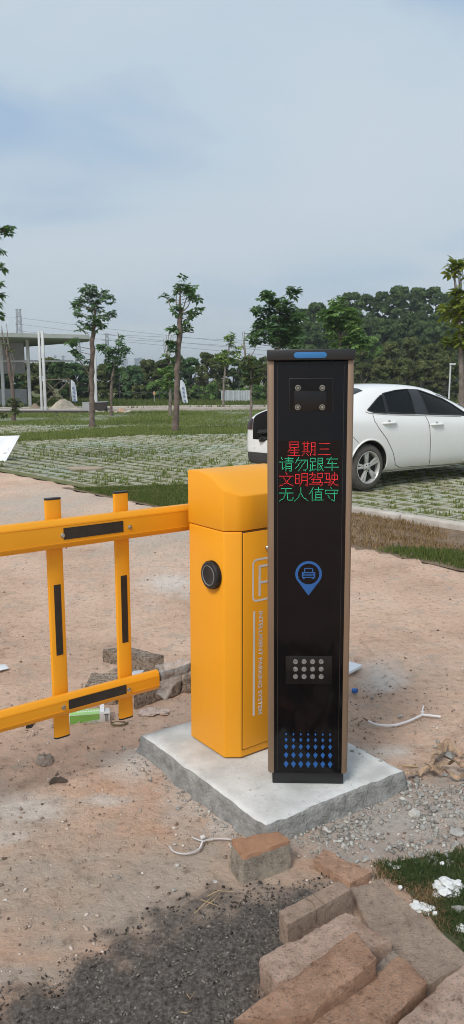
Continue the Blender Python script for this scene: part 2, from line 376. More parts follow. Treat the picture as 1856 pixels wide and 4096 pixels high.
# one paver: a slab .39 x .19 with two openings (figure eight), local x along the road
def paver_geo():
    x0, x1, y0, y1 = -.242, .242, -.142, .142; q = .036; H = .05
    xs = [x0, x0 + q, -q * .5, q * .5, x1 - q, x1]; ys = [y0, y0 + q, y1 - q, y1]
    V = []; F = []
    for h in (0, H):
        for yy in ys:
            for xx in xs: V.append((xx, yy, h))
    n = len(xs); L = n * len(ys); hole = {(1, 1), (3, 1)}
    top = lambda i, j: L + j * n + i
    bot = lambda i, j: j * n + i
    for j in range(3):
        for i in range(5):
            if (i, j) in hole:
                F += [(top(i, j), top(i + 1, j), bot(i + 1, j), bot(i, j)), (top(i + 1, j), top(i + 1, j + 1), bot(i + 1, j + 1), bot(i + 1, j)),
                      (top(i + 1, j + 1), top(i, j + 1), bot(i, j + 1), bot(i + 1, j + 1)), (top(i, j + 1), top(i, j), bot(i, j), bot(i, j + 1))]
            else: F.append((top(i, j), top(i + 1, j), top(i + 1, j + 1), top(i, j + 1)))
    for i in range(5): F += [(bot(i, 0), bot(i + 1, 0), top(i + 1, 0), top(i, 0)), (bot(i + 1, 3), bot(i, 3), top(i, 3), top(i + 1, 3))]
    for j in range(3): F += [(bot(0, j + 1), bot(0, j), top(0, j), top(0, j + 1)), (bot(5, j), bot(5, j + 1), top(5, j + 1), top(5, j))]
    return np.array(V), np.array(F)
PV, PFc = paver_geo()
BAND1 = ppoly([(-300, 1125), (0, 1098), (330, 1076), (760, 1074), (760, 1088), (330, 1097), (0, 1113), (-300, 1140)])
ang = math.atan2(RS[1], RS[0])
spots = []
for i in range(-60, 60):
    for j in range(0, 90):
        s = i * .5 + (.25 if j % 2 else 0) + 4; t = j * .3 + .16
        if t < float(lot_edge(s)) + .15 + (.08 if s > 3 else .02): continue
        X, Y = xy(s, t)
        if not (7 < Y < 26) or abs(X) > .36 * Y + 1.6: continue
        spots.append((float(X), float(Y)))
spots = np.array(spots); ok = ~inpoly(spots[:, 0], spots[:, 1], BAND1); spots = spots[ok]
vis = (np.abs(spots[:, 0] / spots[:, 1]) < .302) & ~((spots[:, 0] / spots[:, 1] > -.045) & (spots[:, 0] / spots[:, 1] < .15))
order = np.lexsort((spots[:, 1], ~vis)); spots = spots[order]
pm = bpy.data.meshes.new('paver'); pm.from_pydata(PV.tolist(), [], PFc.tolist()); pm.update(); pm.materials.append(m_paver)
def paver_pose(k): r = random.Random(k); return (-.037 + r.uniform(-.006, .006), r.uniform(-.02, .02), r.uniform(-.02, .02), ang + r.uniform(-.02, .02))
for k in range(300):
    o = bpy.data.objects.new('paver', pm); COL.objects.link(o); o.parent = lot
    z, rx, ry, rz = paver_pose(k); o.location = (*spots[k], z); o.rotation_euler = (rx, ry, rz)
rest = spots[300:]; Vs = []; Fs = []
for k, p in enumerate(rest):
    z, rx, ry, rz = paver_pose(k + 300); Mx = np.array(Euler((rx, ry, rz)).to_matrix())
    Vs.append(PV @ Mx.T + np.array([p[0], p[1], z])); Fs.append(PFc + k * len(PV))
o = npmesh('paver_field', np.concatenate(Vs), np.concatenate(Fs), m_paver, lot); tag(o, kind='stuff')

# ---- grass of all kinds
def grass(name, pts, h, w, mat, label, lean=.5, per=5, spread=.03, hz=None, parent=None, tall=None):
    pts = np.asarray(pts); N = len(pts) * per; P = np.repeat(pts, per, 0).astype(float)
    P[:, :2] += RNG.normal(size=(N, 2)) * spread
    hh = h * RNG.uniform(.45, 1.25, N); ww = w * RNG.uniform(.6, 1.3, N); a = RNG.uniform(0, 2 * math.pi, N)
    if tall is not None: hh *= np.repeat(tall, per)
    d = np.stack([np.cos(a), np.sin(a)], -1); la = RNG.uniform(0, 2 * math.pi, N); ll = RNG.uniform(.1, 1, N) * lean
    L = np.stack([np.cos(la) * ll, np.sin(la) * ll], -1)
    A = P.copy(); A[:, :2] -= d * ww[:, None] / 2; Bq = P.copy(); Bq[:, :2] += d * ww[:, None] / 2
    Cm = P.copy(); Cm[:, :2] += L * hh[:, None] * .35; Cm[:, 2] += hh * .62
    C1 = Cm.copy(); C1[:, :2] += d * ww[:, None] * .36; C0 = Cm.copy(); C0[:, :2] -= d * ww[:, None] * .36
    E_ = P.copy(); E_[:, :2] += L * hh[:, None]; E_[:, 2] += hh * (1 - .35 * ll)
    V = np.stack([A, Bq, C1, C0, E_], 1).reshape(-1, 3); k = np.arange(N)[:, None] * 5
    F = np.concatenate([np.concatenate([k, k + 1, k + 2], 1), np.concatenate([k, k + 2, k + 3], 1), np.concatenate([k + 3, k + 2, k + 4], 1)])
    rr = np.repeat(np.clip(RNG.normal(.5, .25, N), 0, 1), 5)
    o = npmesh(name, V, F, mat, parent, attr=dict(rnd=rr)); tag(o, label, 'grass', kind='stuff'); return o
m_grass = leafmat('green_grass', (.060, .095, .024), (.135, .175, .048), (.24, .21, .09))
m_lotgrass = leafmat('olive_grass', (.11, .155, .040), (.215, .255, .080), (.33, .30, .14))
m_lawn = leafmat('lawn_blades', (.030, .055, .018), (.075, .115, .040), (.16, .17, .07))
m_dry = leafmat('dry_grass', (.17, .105, .055), (.32, .21, .115), (.42, .31, .18))
m_soil = M('loose_soil', (.24, .165, .11), (.15, .105, .065), rough=.95, scale=9, bs=50, bd=.02, world=True)
def scatter(n, x0, x1, y0, y1): return np.stack([RNG.uniform(x0, x1, n), RNG.uniform(y0, y1, n)], -1)
def ground_pts(xy_, z=None): return np.concatenate([xy_, (gz(xy_[:, 0], xy_[:, 1]) if z is None else np.full(len(xy_), z))[:, None]], 1)

# verge between road and kerb
S = np.arange(2.2, 13, .12); T = np.linspace(-.10, 1, 16); SS, TT = np.meshgrid(S, T)
TT = np.where(TT < 0, TT, TT * (lot_edge(SS) - .10)); SJ = SS; wob = (fbm(SS * 1.5, TT * 3, s=77) - .5) * .5 * (1 - sstep(0, .8, TT)); TT = TT - np.abs(wob) * .3 * (TT < .9)
VX, VY = xy(SJ, TT); VZ = .004 + (fbm(VX * 6, VY * 6, s=71) - .4) * .06 * sstep(-.1, .15, TT)
idx = np.arange(SS.size).reshape(SS.shape); F = np.stack([idx[:-1, :-1], idx[:-1, 1:], idx[1:, 1:], idx[1:, :-1]], -1).reshape(-1, 4)
o = npmesh('verge', np.stack([VX, VY, VZ], -1), F, m_soil, smooth=True); tag(o, 'bare soil verge between the dirt road and the kerb', 'ground', kind='structure')
sp_ = np.stack([RNG.uniform(2.5, 12, 30000), RNG.uniform(-.05, 1.28, 30000)], -1); sp_ = sp_[sp_[:, 1] < lot_edge(sp_[:, 0]) - .12]
X, Y = xy(sp_[:, 0], sp_[:, 1]); nz = fbm(X * 2.2, Y * 2.2, s=81); s_, t_ = sp_.T
greenish = np.where(s_ < 5.6, .75, 0) + np.where((s_ > 7.75) & (t_ < .15 + (s_ - 7.75) * .62), 1., 0) + (nz - .5) * .9
pts = np.stack([X, Y, np.full(len(X), .01)], -1); isg = greenish > .5; u = RNG.uniform(0, 1, len(X))
p = pts[isg & (u < .75)]; grass('green_verge_grass', p, .042, .007, m_grass, 'short green grass on the verge beside the dirt road', per=5, spread=.03)
p = pts[(~isg) & (u < .26) & (nz > .40)]; grass('dry_verge_grass', p, .05, .007, m_dry, 'withered brown grass on the verge in front of the kerb', lean=1.1, per=5, spread=.04)
# grass growing in the openings of the pavers
hol = np.concatenate([spots + s_ * .112 * RS for s_ in (-1, 1)]); nz = fbm(hol[:, 0] * .45, hol[:, 1] * .45, s=91) * .45 + fbm(hol[:, 0] * 3, hol[:, 1] * 3, s=95) * .55
u = RNG.uniform(0, 1, len(hol)); kp = u < .62 + .38 * sstep(.36, .54, nz); hol = hol[kp]; nz = nz[kp]
rep = 3; q = np.repeat(hol, rep, 0) + RNG.uniform(-.065, .065, (len(hol) * rep, 2)); tl = np.repeat(.8 + 1.5 * sstep(.47, .64, nz), rep)
grass('paver_grass', ground_pts(q, .004), .040, .016, m_lotgrass, 'olive green grass growing through the pavers of the parking lot', per=6, spread=.03, tall=tl)
q = scatter(26000, -9, 8, 17, 27); q = q[inpoly(q[:, 0], q[:, 1], BAND1)]
grass('lawn_strip', ground_pts(q, .01), .09, .018, m_lotgrass, 'unpaved strip of olive grass crossing the parking lot at the trees', per=6, spread=.06)
q = scatter(30000, -16, 16, 26, 39.5); nz = fbm(q[:, 0] * .3, q[:, 1] * .3, s=101); kp = (np.abs(q[:, 0]) < .34 * q[:, 1] + 1) & (RNG.uniform(0, 1, len(q)) < sstep(.34, .56, nz)) & (q[:, 1] < 35.6 + .28 * (q[:, 0] + 11))
grass('far_paver_grass', ground_pts(q[kp], .005), .09, .022, m_lotgrass, 'patchy grass on the far half of the parking lot', per=4, spread=.1)
q = scatter(26000, -22, 26, 40, 60); kp = (q[:, 1] > 41.6 + .28 * (q[:, 0] + 5)) & (np.abs(q[:, 0]) < .36 * q[:, 1])
grass('weedy_field', ground_pts(q[kp], -.03), .34, .05, m_grass, 'weedy green field in front of the far fence', per=5, spread=.25)
# grass patch by the kerb stone, bottom right
PATCH = ppoly([(955, 2185), (1010, 2168), (1180, 2140), (1500, 2100), (1500, 2500), (1180, 2440), (1110, 2350), (1060, 2280)])
q = scatter(44000, .2, 1.6, 1.5, 2.4); kp = polydist(q[:, 0], q[:, 1], PATCH) + (fbm(q[:, 0] * 20, q[:, 1] * 20, s=111) - .5) * .12 < 0
q = q[kp]; nz = fbm(q[:, 0] * 9, q[:, 1] * 9, s=115); u = RNG.uniform(0, 1, len(q)); gp = ground_pts(q, .004)
grass('green_lawn_patch', gp[(nz > .36) & (u < .95)], .017, .0024, m_lawn, 'short green grass beside the flat kerb stone', per=3, spread=.008, lean=1.0)
grass('dry_lawn_patch', gp[(nz < .50) & (u < .55)], .018, .0022, m_dry, 'withered grass blades among the green beside the kerb stone', per=3, spread=.010, lean=1.4)
V = [(*p[:2], .006) for p in PATCH]; me = bpy.data.meshes.new('lawn_soil'); me.from_pydata(V, [], [tuple(range(len(V)))]); me.update()
tag(link('lawn_soil', me, M('dark_soil', (.085, .085, .04), (.05, .055, .022), rough=.95, scale=20, bs=80, bd=.01, world=True)), 'dark soil under the grass patch at lower right', 'ground', kind='structure')

# kerb stones
ORD = 'first second third fourth fifth sixth seventh eighth ninth tenth eleventh twelfth thirteenth fourteenth fifteenth sixteenth seventeenth eighteenth nineteenth twentieth'.split() + ['twenty-' + x for x in 'first second third fourth fifth sixth seventh eighth ninth'.split()] + 'thirtieth thirty-first thirty-second'.split()
m_kerb = M('kerb_concrete', (.52, .47, .42), (.40, .35, .30), rough=.9, scale=6, bs=60, bd=.006, world=True)
for k in range(9):
    s0 = 3.3 + k * .92; p0 = xy(s0 + .45, 1.36)
    mb = MB(); mb.box((0, 0, .0), (.905, .13, .16)); o = mb.build('kerb_stone', m_kerb, None, bevel=.022, seg=3)
    o.location = (float(p0[0]), float(p0[1]), .0 + random.uniform(-.008, .008)); o.rotation_euler = (random.uniform(-.03, .03), random.uniform(-.012, .012), ang + random.uniform(-.015, .015))
    tag(o, '%s kerb stone counted from the left along the edge of the parking lot' % ORD[k], 'kerb', 'kerb stones along the parking lot')
# far lane with its kerb
m_lane = M('pale_lane', (.47, .43, .38), (.36, .33, .29), rough=.9, scale=1.5, bs=10, bd=.02, world=True)
A, B2, C2, D2 = Vector((-26, 32.4, .02)), Vector((30, 48.1, .02)), Vector((30, 51.2, .02)), Vector((-26, 35.5, .02))
me = bpy.data.meshes.new('lane'); me.from_pydata([A, B2, C2, D2], [], [(0, 1, 2, 3)]); me.update(); tag(link('lane', me, m_lane), 'pale concrete lane at the far side of the parking lot', 'road', kind='structure')
mb = MB(); dd = (B2 - A).normalized(); nn_ = Vector((-dd.y, dd.x, 0))
for w, nm, lb in ((-.1, 'far_kerb', 'low pale kerb on the near side of the far lane'), (3.1, 'back_kerb', 'low pale kerb on the far side of the far lane')):
    mb = MB(); c = (A + B2) / 2 + nn_ * w; mb.box((c.x, c.y, .06), ((B2 - A).length, .16, .2), Matrix.Rotation(math.atan2(dd.y, dd.x), 3, 'Z'))
    tag(mb.build(nm, m_kerb, None, bevel=.02), lb, 'kerb', kind='structure')
# ================================================================== CEMENT SLAB
ZS = .08
SA, SB, SCc = (G(p[0], p[1], ZS) for p in ((358, 1847), (668, 2072), (1012, 1935))); SD = SA + SCc - SB
N = 60
def slab():
    V = []; F = []
    P = lambda a, b_: SA * (1 - a) * (1 - b_) + SB * a * (1 - b_) + SCc * a * b_ + SD * (1 - a) * b_
    g = np.linspace(0, 1, N + 1)
    for i, b_ in enumerate(g):
        for j, a in enumerate(g):
            p = P(a, b_); e_ = min(a, 1 - a, b_, 1 - b_)
            w = .006 * (float(vn(p.x * 22, p.y * 22, s=5)) - .5) * 2 if e_ < .001 else 0
            out = (p - P(.5, .5)).normalized()
            p = p + out * w
            p.z = ZS + (float(fbm(p.x * 6, p.y * 6, s=9)) - .5) * .007 - .006 * max(0, 1 - e_ / .02) * (.5 + float(vn(p.x * 40, p.y * 40, s=2)))
            V.append(p)
    ix = lambda i, j: i * (N + 1) + j
    for i in range(N):
        for j in range(N): F.append((ix(i, j), ix(i, j + 1), ix(i + 1, j + 1), ix(i + 1, j)))
    ring = [ix(0, j) for j in range(N)] + [ix(i, N) for i in range(N)] + [ix(N, j) for j in range(N, 0, -1)] + [ix(i, 0) for i in range(N, 0, -1)]
    c = P(.5, .5); prev = ring; nt_ = len(F)
    for k in range(1, 9):
        f = k / 8; cur = []
        for r_ in ring:
            p = V[r_]; o = Vector((p.x - c.x, p.y - c.y, 0)).normalized()
            nn = float(fbm(p.x * 16, p.y * 16, f * 3 + 5, s=13)); n2 = float(fbm(p.x * 45, p.y * 45, f * 8 + 5, s=15, o=3))
            q = Vector((p.x, p.y, p.z - f * (ZS + .03))) + o * (.004 + .055 * f ** 2 * nn * 1.4 + .018 * (n2 - .35))
            cur.append(len(V)); V.append(q)
        L = len(ring); F += [(prev[i], cur[i], cur[(i + 1) % L], prev[(i + 1) % L]) for i in range(L)]; prev = cur
    me = bpy.data.meshes.new('mounting_pad'); me.from_pydata(V, [], F); me.update()
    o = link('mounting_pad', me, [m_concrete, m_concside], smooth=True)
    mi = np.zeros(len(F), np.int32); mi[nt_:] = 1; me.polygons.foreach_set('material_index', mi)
    tag(o, 'pale grey cement slab carrying the yellow barrier machine and the black post', 'slab')
slab()

# ================================================================== BARRIER MACHINE
def PL(px, py, P0, Nn):                    # sight line through a pixel meets a plane of the object
    a = (px - PCX) / PF; b_ = (py - PCY) / PF; r = Vector((a, cT - b_ * sT, -sT - b_ * cT)); o = Vector((0, 0, CAM_H))
    return o + r * ((P0 - o).dot(Nn) / r.dot(Nn))
BL = G(480, 1855, ZS); BANG = R(-53); UX = Vector((math.cos(BANG), math.sin(BANG), 0)); EY = Vector((-UX.y, UX.x, 0))
BW, BD, CH0, CH1 = .264, .37, .226, .052
box = thing('barrier_machine', 'tall yellow metal barrier gate cabinet with black round knob on the slab', 'barrier', BL, BANG)
def loc(p): d = p - BL; return d.dot(UX), d.dot(EY), d.z          # world -> cabinet
lz = lambda px, py: loc(PL(px, py, BL, EY))                       # on the narrow left face
z_seam = lz(475.7, 1314.5)[2]; crv = [lz(*p) for p in ((474.6, 1181.5), (492.6, 1183), (508, 1186.5), (521, 1192.4), (534, 1203.5), (545, 1214.6), (561, 1231), (575, 1240))]
zc_low = loc(PL(589.6, 1248.2, BL + UX * .25 + EY * .03, (UX * .7 - EY * .7).normalized()))[2]
plan = [(0, 0), (CH0, 0), (BW, CH1), (BW, BD), (0, BD)]
mb = MB(); mb.prism(plan, .006, z_seam - .0015, lambda u, v, h: (u, v, h)); body = mb.build('cabinet_body', m_yellow, box, bevel=.006, seg=3, angle=25)
cu = np.array([c_[0] for c_ in crv]); czz = np.array([c_[2] for c_ in crv]); cu[0] = 0
us = np.concatenate([np.linspace(0, .21, 15), [CH0, .24, .252, BW + .002]]); zt = np.interp(us, np.append(cu, BW), np.append(czz, zc_low))
zt = np.where(us > .2, np.interp(us, [.2, BW], [np.interp(.2, np.append(cu, BW), np.append(czz, zc_low)), zc_low]), zt)
V = []; F = []; vs = np.linspace(0, 1, 6)
for u_, z_ in zip(us, zt):
    v0 = -.002 + (0 if u_ <= CH0 else (u_ - CH0) / (BW - CH0) * CH1)
    for v in vs: V += [(u_ if u_ > 0 else -.002, v0 + (BD + .002 - v0) * v, z_), (u_ if u_ > 0 else -.002, v0 + (BD + .002 - v0) * v, z_seam + .001)]
nu, nv = len(us), len(vs); q = lambda i, j, k: (i * nv + j) * 2 + k
for i in range(nu - 1):
    for j in range(nv - 1): F += [(q(i, j, 0), q(i + 1, j, 0), q(i + 1, j + 1, 0), q(i, j + 1, 0)), (q(i, j, 1), q(i, j + 1, 1), q(i + 1, j + 1, 1), q(i + 1, j, 1))]
    F += [(q(i, 0, 1), q(i + 1, 0, 1), q(i + 1, 0, 0), q(i, 0, 0)), (q(i + 1, nv - 1, 1), q(i, nv - 1, 1), q(i, nv - 1, 0), q(i + 1, nv - 1, 0))]
for j in range(nv - 1): F += [(q(0, j + 1, 1), q(0, j, 1), q(0, j, 0), q(0, j + 1, 0)), (q(nu - 1, j, 1), q(nu - 1, j + 1, 1), q(nu - 1, j + 1, 0), q(nu - 1, j, 0))]
mb = MB(); mb.add(V, F); mb.build('hood', m_yellow, box, bevel=.004, seg=2, angle=38)
# door on the wide right face
RF = BL + UX * BW
def rf(px, py): l = loc(PL(px, py, RF, UX)); return l[1], l[2]
dv0 = rf(601.7, 1340)[0]; dz0 = rf(603, 1887)[1]; DV0 = CH1 + .006
mb = MB(); mb.box((BW + .0015, (DV0 + BD - .012) / 2, (dz0 + z_seam - .006) / 2), (.005, BD - .012 - DV0, z_seam - .006 - dz0)); door = mb.build('door', m_yellow, box, bevel=.0015, seg=2)
m_gap = M('dark_gap', (.10, .04, .006), rough=.8)
mb = MB(); mb.box((BW + .0004, (DV0 + BD - .012) / 2, (dz0 + z_seam - .004) / 2), (.003, BD - .012 - DV0 + .005, z_seam - .006 - dz0 + .006)); mb.build('door_gap', m_gap, door)
XF = BW + .0042
lv, lzv = rf(671.5, 1377); RX = Matrix.Rotation(R(90), 4, 'Y')
mb = MB(); mb.lathe([(.012, 0), (.012, .006), (.009, .010), (.0085, .016), (.004, .017)], 20, Matrix.Translation((XF - .001, lv, lzv)) @ RX); mb.build('lock', m_steel, door, smooth=True)
mb = MB(); lv2, lz2 = rf(679, 1514); mb.lathe([(.008, 0), (.008, .004), (.003, .005)], 14, Matrix.Translation((XF - .001, lv2, lz2)) @ RX); mb.build('keyhole', m_black, door, smooth=True)
# printed P in a rounded frame
def strip(path, w, x, closed=False):       # flat ribbon on the right face, path in (v, z)
    m_ = MB(); n_ = len(path); V = []
    for i in range(n_):
        a = Vector(path[(i - 1) % n_] if (closed or i > 0) else path[i]); c_ = Vector(path[(i + 1) % n_] if (closed or i < n_ - 1) else path[i]); t = (c_ - a).normalized(); nn = Vector((-t.y, t.x)); p = Vector(path[i])
        for s_ in (-.5, .5): V.append((x, p.x + nn.x * w * s_, p.y + nn.y * w * s_))
    F = [(2 * i, 2 * ((i + 1) % n_), 2 * ((i + 1) % n_) + 1, 2 * i + 1) for i in range(n_ if closed else n_ - 1)]
    return m_.add(V, F)
fv0, fz1 = rf(634.5, 1410); _, fz0 = rf(634.5, 1512); fz1 = rf(645, 1407)[1]; fz0 = rf(645, 1510)[1]; fv0 = rf(634.4, 1460)[0]; fw = (fz1 - fz0) * .98
pth = []
for cx_, cy_, a0 in ((fv0 + fw - .018, fz1 - .018, 0), (fv0 + .018, fz1 - .018, 90), (fv0 + .018, fz0 + .018, 180), (fv0 + fw - .018, fz0 + .018, 270)):
    for k in range(7): a = R(a0 + 15 * k); pth.append((cx_ + .018 * math.cos(a), cy_ + .018 * math.sin(a)))
strip(pth, .0075, XF + .0004, True).build('logo_frame', m_grey_print, door)
pv = rf(651, 1460)[0]; pz1 = rf(651, 1424)[1]; pz0 = rf(651, 1498)[1]; pm_ = rf(656, 1452 + 4)[1]
mbp = strip([(pv, pz0), (pv, pz1 + .004)], .010, XF + .0004); bowl = []
hh_ = (pz1 - (pz0 + (pz1 - pz0) * .45)) / 2; cz_ = pz1 - hh_
for p_ in [(pv, pz1)] + [(pv + .035 + hh_ * math.cos(R(a)), cz_ + hh_ * math.sin(R(a))) for a in range(90, -91, -15)] + [(pv, pz1 - 2 * hh_)]: bowl.append(p_)
b2_ = strip(bowl, .009, XF + .0007); mbp.add(b2_.v, b2_.f); mbp.build('logo_letter', m_grey_print, door)
bv = rf(636.7, 1660)[0]; bz1 = rf(636.7, 1537)[1]; bz0 = rf(636.7, 1799)[1]
strip([(bv, bz0), (bv, bz1)], .0095, XF + .0004).build('logo_bar', m_grey_print, door)
def textmesh(s, name):
    cu_ = bpy.data.curves.new(name, 'FONT'); cu_.body = s; cu_.size = 1; cu_.resolution_u = 3; cu_.offset = .022; o = bpy.data.objects.new(name, cu_); COL.objects.link(o)
    me = baked(o); bpy.data.objects.remove(o); bpy.data.curves.remove(cu_); return me
me = textmesh('INTELLIGENT PARKING SYSTEM', 'lettering'); co_ = np.array([v.co[:] for v in me.vertices])
tz1 = rf(652, 1537)[1]; tz0 = rf(652, 1795)[1]; tv = rf(648.2, 1660)[0]; tv1 = rf(657.8, 1660)[0]
x0, x1 = co_[:, 0].min(), co_[:, 0].max(); y0, y1 = co_[:, 1].min(), co_[:, 1].max()
NV = np.stack([np.full(len(co_), XF + .0006), tv + (co_[:, 1] - y0) / (y1 - y0) * (tv1 - tv), tz1 - (co_[:, 0] - x0) / (x1 - x0) * (tz1 - tz0)], -1)
me.vertices.foreach_set('co', NV.astype(np.float32).ravel()); me.update(); me.materials.clear(); link('lettering', me, m_grey_print, door)
# knob on the narrow face
ku, _, kz = lz(537, 1445); RYm = Matrix.Rotation(R(90), 4, 'X')
mb = MB(); mb.lathe([(.052, 0), (.0525, .018), (.049, .024), (.040, .026), (.036, .0235), (.001, .0225)], 48, Matrix.Translation((ku, .001, kz)) @ RYm); kn = mb.build('knob', m_black, box, smooth=True)
mb = MB(); mb.lathe([(.0375, .0225), (.0375, .0262), (.0355, .0262), (.0355, .0225)], 48, Matrix.Translation((ku, .001, kz)) @ RYm, close=True); mb.build('ring', M('grey_ring', (.30, .30, .30), rough=.4), kn, smooth=True)
mb = MB()
for k in range(60):
    a = 2 * math.pi * k / 60; mb.box((ku + .0525 * math.cos(a), -.009, kz + .0525 * math.sin(a)), (.0024, .014, .0024), Matrix.Rotation(-a, 3, 'Y'))
mb.build('knurl', m_black, kn)
# cable stub coming out under the cabinet, black feet
mb = MB(); mb.box((BW / 2 - .02, BD / 2 + .02, .003), (BW - .07, BD - .10, .006)); mb.build('base_gasket', m_black, box)

# ================================================================== BOOM WITH HANGING FENCE
OFF = -.052; BO = BL + UX * OFF; BX = -EY
zb = PL(474, 1303, BO + UX * .022, UX).z
boom = thing('barrier_boom', 'yellow fence-type barrier boom with black tape stripes reaching left from the cabinet', 'barrier boom', (BO.x, BO.y, 0), math.atan2(BX.y, BX.x))
def bt(px, py, u=.022): p = PL(px, py, BO + UX * u, UX); return (p - BO).dot(BX), p.z          # along boom, height
def prof(h, w, c=.016, lip=.003): h /= 2; w /= 2; return [(-w, -h + c), (-w + c * .6, -h), (w - c * .6, -h), (w, -h + c), (w, h - c), (w - c * .6, h), (-w + c * .6, h), (-w, h - c)]
# boom local frame: x along the boom, y = towards -UX after rotation? (z up): local y = z x x
def beam(name, t0, t1, zc_, h, w, u=0., parent=boom, mat=m_yellow, ribs=True):
    m_ = MB(); pr = prof(h, w); m_.prism(pr, t0, t1, lambda a, b_, t: (t, YS * (u + a), zc_ + b_)); o = m_.build(name, mat, parent, bevel=.002, seg=2, angle=20)
    if ribs:
        m_ = MB()
        for s_ in (-1, 1): m_.box(((t0 + t1) / 2, YS * (u + w / 2 + .0006), zc_ + s_ * (h / 2 - .020)), (t1 - t0 - .002, .0014, .0016))
        m_.build('rib', m_yellow, o)
    return o
BY = Vector((-BX.y, BX.x, 0)); YS = 1. if BY.dot(UX) > 0 else -1.
beam('boom_beam', -.30, 2.9, zb, .102, .046)
mb = MB(); mb.box((-.16, YS * .0, zb - .02), (.2, .06, .2)); mb.build('mount_plate', m_yellow, boom, bevel=.004)
UB = -.034                                 # the uprights hang on the back of the beams
zlow = bt(200, 1750, .012)[1]
tl_end = bt(400, 1718, .016)[0]; zlow = (bt(400, 1719, .016)[1] + bt(20, 1802, .016)[1]) / 2
def upright(px, pyb, pyt, tape0, tape1, w):
    t = bt(px, (pyb + pyt) / 2, UB + .011)[0]; z1 = bt(px, pyt, UB + .011)[1]; z0 = bt(px, pyb, UB + .011)[1]
    m_ = MB(); pr = [(-w / 2, 0), (-w / 2 + .004, -.008), (-w / 2 + .014, -.011), (w / 2 - .014, -.011), (w / 2 - .004, -.008), (w / 2, 0), (w / 2 - .004, .008), (w / 2 - .014, .011), (-w / 2 + .014, .011), (-w / 2 + .004, .008)]
    m_.prism(pr, z0, z1, lambda a, b_, h: (t + a, YS * (UB + b_), h)); o = m_.build('upright', m_yellow, boom, smooth=True)
    for zz in (z1, z0):
        m_ = MB(); m_.prism([(a * 1.01, b_ * 1.05) for a, b_ in pr], zz - .003, zz + .003, lambda a, b_, h: (t + a, YS * (UB + b_), h)); m_.build('end_cap', m_black, o)
    za, zb_ = bt(px, tape0, UB + .011)[1], bt(px, tape1, UB + .011)[1]
    m_ = MB(); m_.box((t, YS * (UB + .0118), (za + zb_) / 2), (.026, .0012, za - zb_)); m_.build('tape', m_tape, o)
    return t
t1_ = upright(147, 1857, 1254, 1470, 1648, .062); t2_ = upright(313, 1808, 1238, 1447, 1616, .062)
for k in range(1, 8): # further uprights outside the picture
    t = t1_ + (t1_ - t2_) * k
    if t > 2.8: break
    m_ = MB(); m_.box((t, YS * UB, .64), (.06, .022, .9)); m_.build('upright', m_yellow, boom, bevel=.004)
beam('lower_beam', tl_end, 2.9, zlow, .076, .036, u=.004)
def tape(px0, px1, py0, py1, z, h, u, off=0):
    ta, tb = bt(px0, py0, u)[0], bt(px1, py1, u)[0]; m_ = MB(); m_.box(((ta + tb) / 2, YS * (u + .0007), z), (abs(ta - tb), .0014, h)); m_.build('tape', m_tape, boom)
tape(160, 310, 1345, 1328, zb + .001, .041, .0235); tape(173, 318, 1773, 1738, zlow + .001, .036, .0222)
for px, py, u in ((157.4, 1347, .023), (326.8, 1325.5, .023), (160, 1779, .022), (324.5, 1734, .022)):
    t, z = bt(px, py, u); m_ = MB(); m_.lathe([(.0085, 0), (.0085, .002), (.006, .003), (.0055, .0065), (.0015, .007)], 12, Matrix.Translation((t, YS * u, z)) @ Matrix.Rotation(R(-90 * YS), 4, 'X')); m_.build('bolt', m_steel, boom, smooth=True)
# rod that carries the lower beam, wrapped in clear film
mb = MB(); mb.tube([(tl_end + .1, YS * .004, zlow + .002), (tl_end - .10, YS * .004, zlow + .006), (tl_end - .34, YS * .004, zlow + .02)], .017, 14); mb.build('link_rod', m_black, boom, smooth=True)
m_film, n, b = newmat('clear_film'); b.inputs['Base Color'].default_value = (.85, .85, .84, 1); b.inputs['Roughness'].default_value = .15; b.inputs['Specular IOR Level'].default_value = .9
tr = n.nodes.new('ShaderNodeBsdfTransparent'); ms = n.nodes.new('ShaderNodeMixShader'); ms.inputs[0].default_value = .30
n.links.new(tr.outputs[0], ms.inputs[1]); n.links.new(b.outputs[0], ms.inputs[2]); n.links.new(ms.outputs[0], [x for x in n.nodes if x.type == 'OUTPUT_MATERIAL'][0].inputs[0])
bump(n, b, noise(n, objco(n), 60, 5, .7, 1.2), 1., .012)
V = []; nr, na = 44, 40
for i in range(nr):
    f = i / (nr - 1)
    for k in range(na):
        a = 2 * math.pi * k / na
        r_ = (.047 - .014 * f) * (1 + .9 * (float(fbm(math.cos(a) * 2.2 + 9, math.sin(a) * 2.2 + 9, f * 5, s=3)) - .45)) + .010 * (float(vn(math.cos(a) * 7 + 9, math.sin(a) * 7 + 9, f * 16, s=6)) - .5)
        if math.sin(a) < -.5 and f < .45: r_ *= 1 + 1.0 * (math.sin(math.pi * min(1, f / .45)) * abs(math.sin(a)) ** 6)
        V.append((tl_end + .008 - f * .15, YS * (.006 + r_ * math.cos(a) * .75), zlow + .002 + r_ * math.sin(a) + .010 * f))
F = [(i * na + k, i * na + (k + 1) % na, (i + 1) * na + (k + 1) % na, (i + 1) * na + k) for i in range(nr - 1) for k in range(na)]
o = npmesh('plastic_wrap', V, F, m_film, None, smooth=False); o.location = boom.location; o.rotation_euler = boom.rotation_euler
tag(o, 'crumpled clear plastic film wrapped round the end of the lower boom beam', 'plastic wrap')

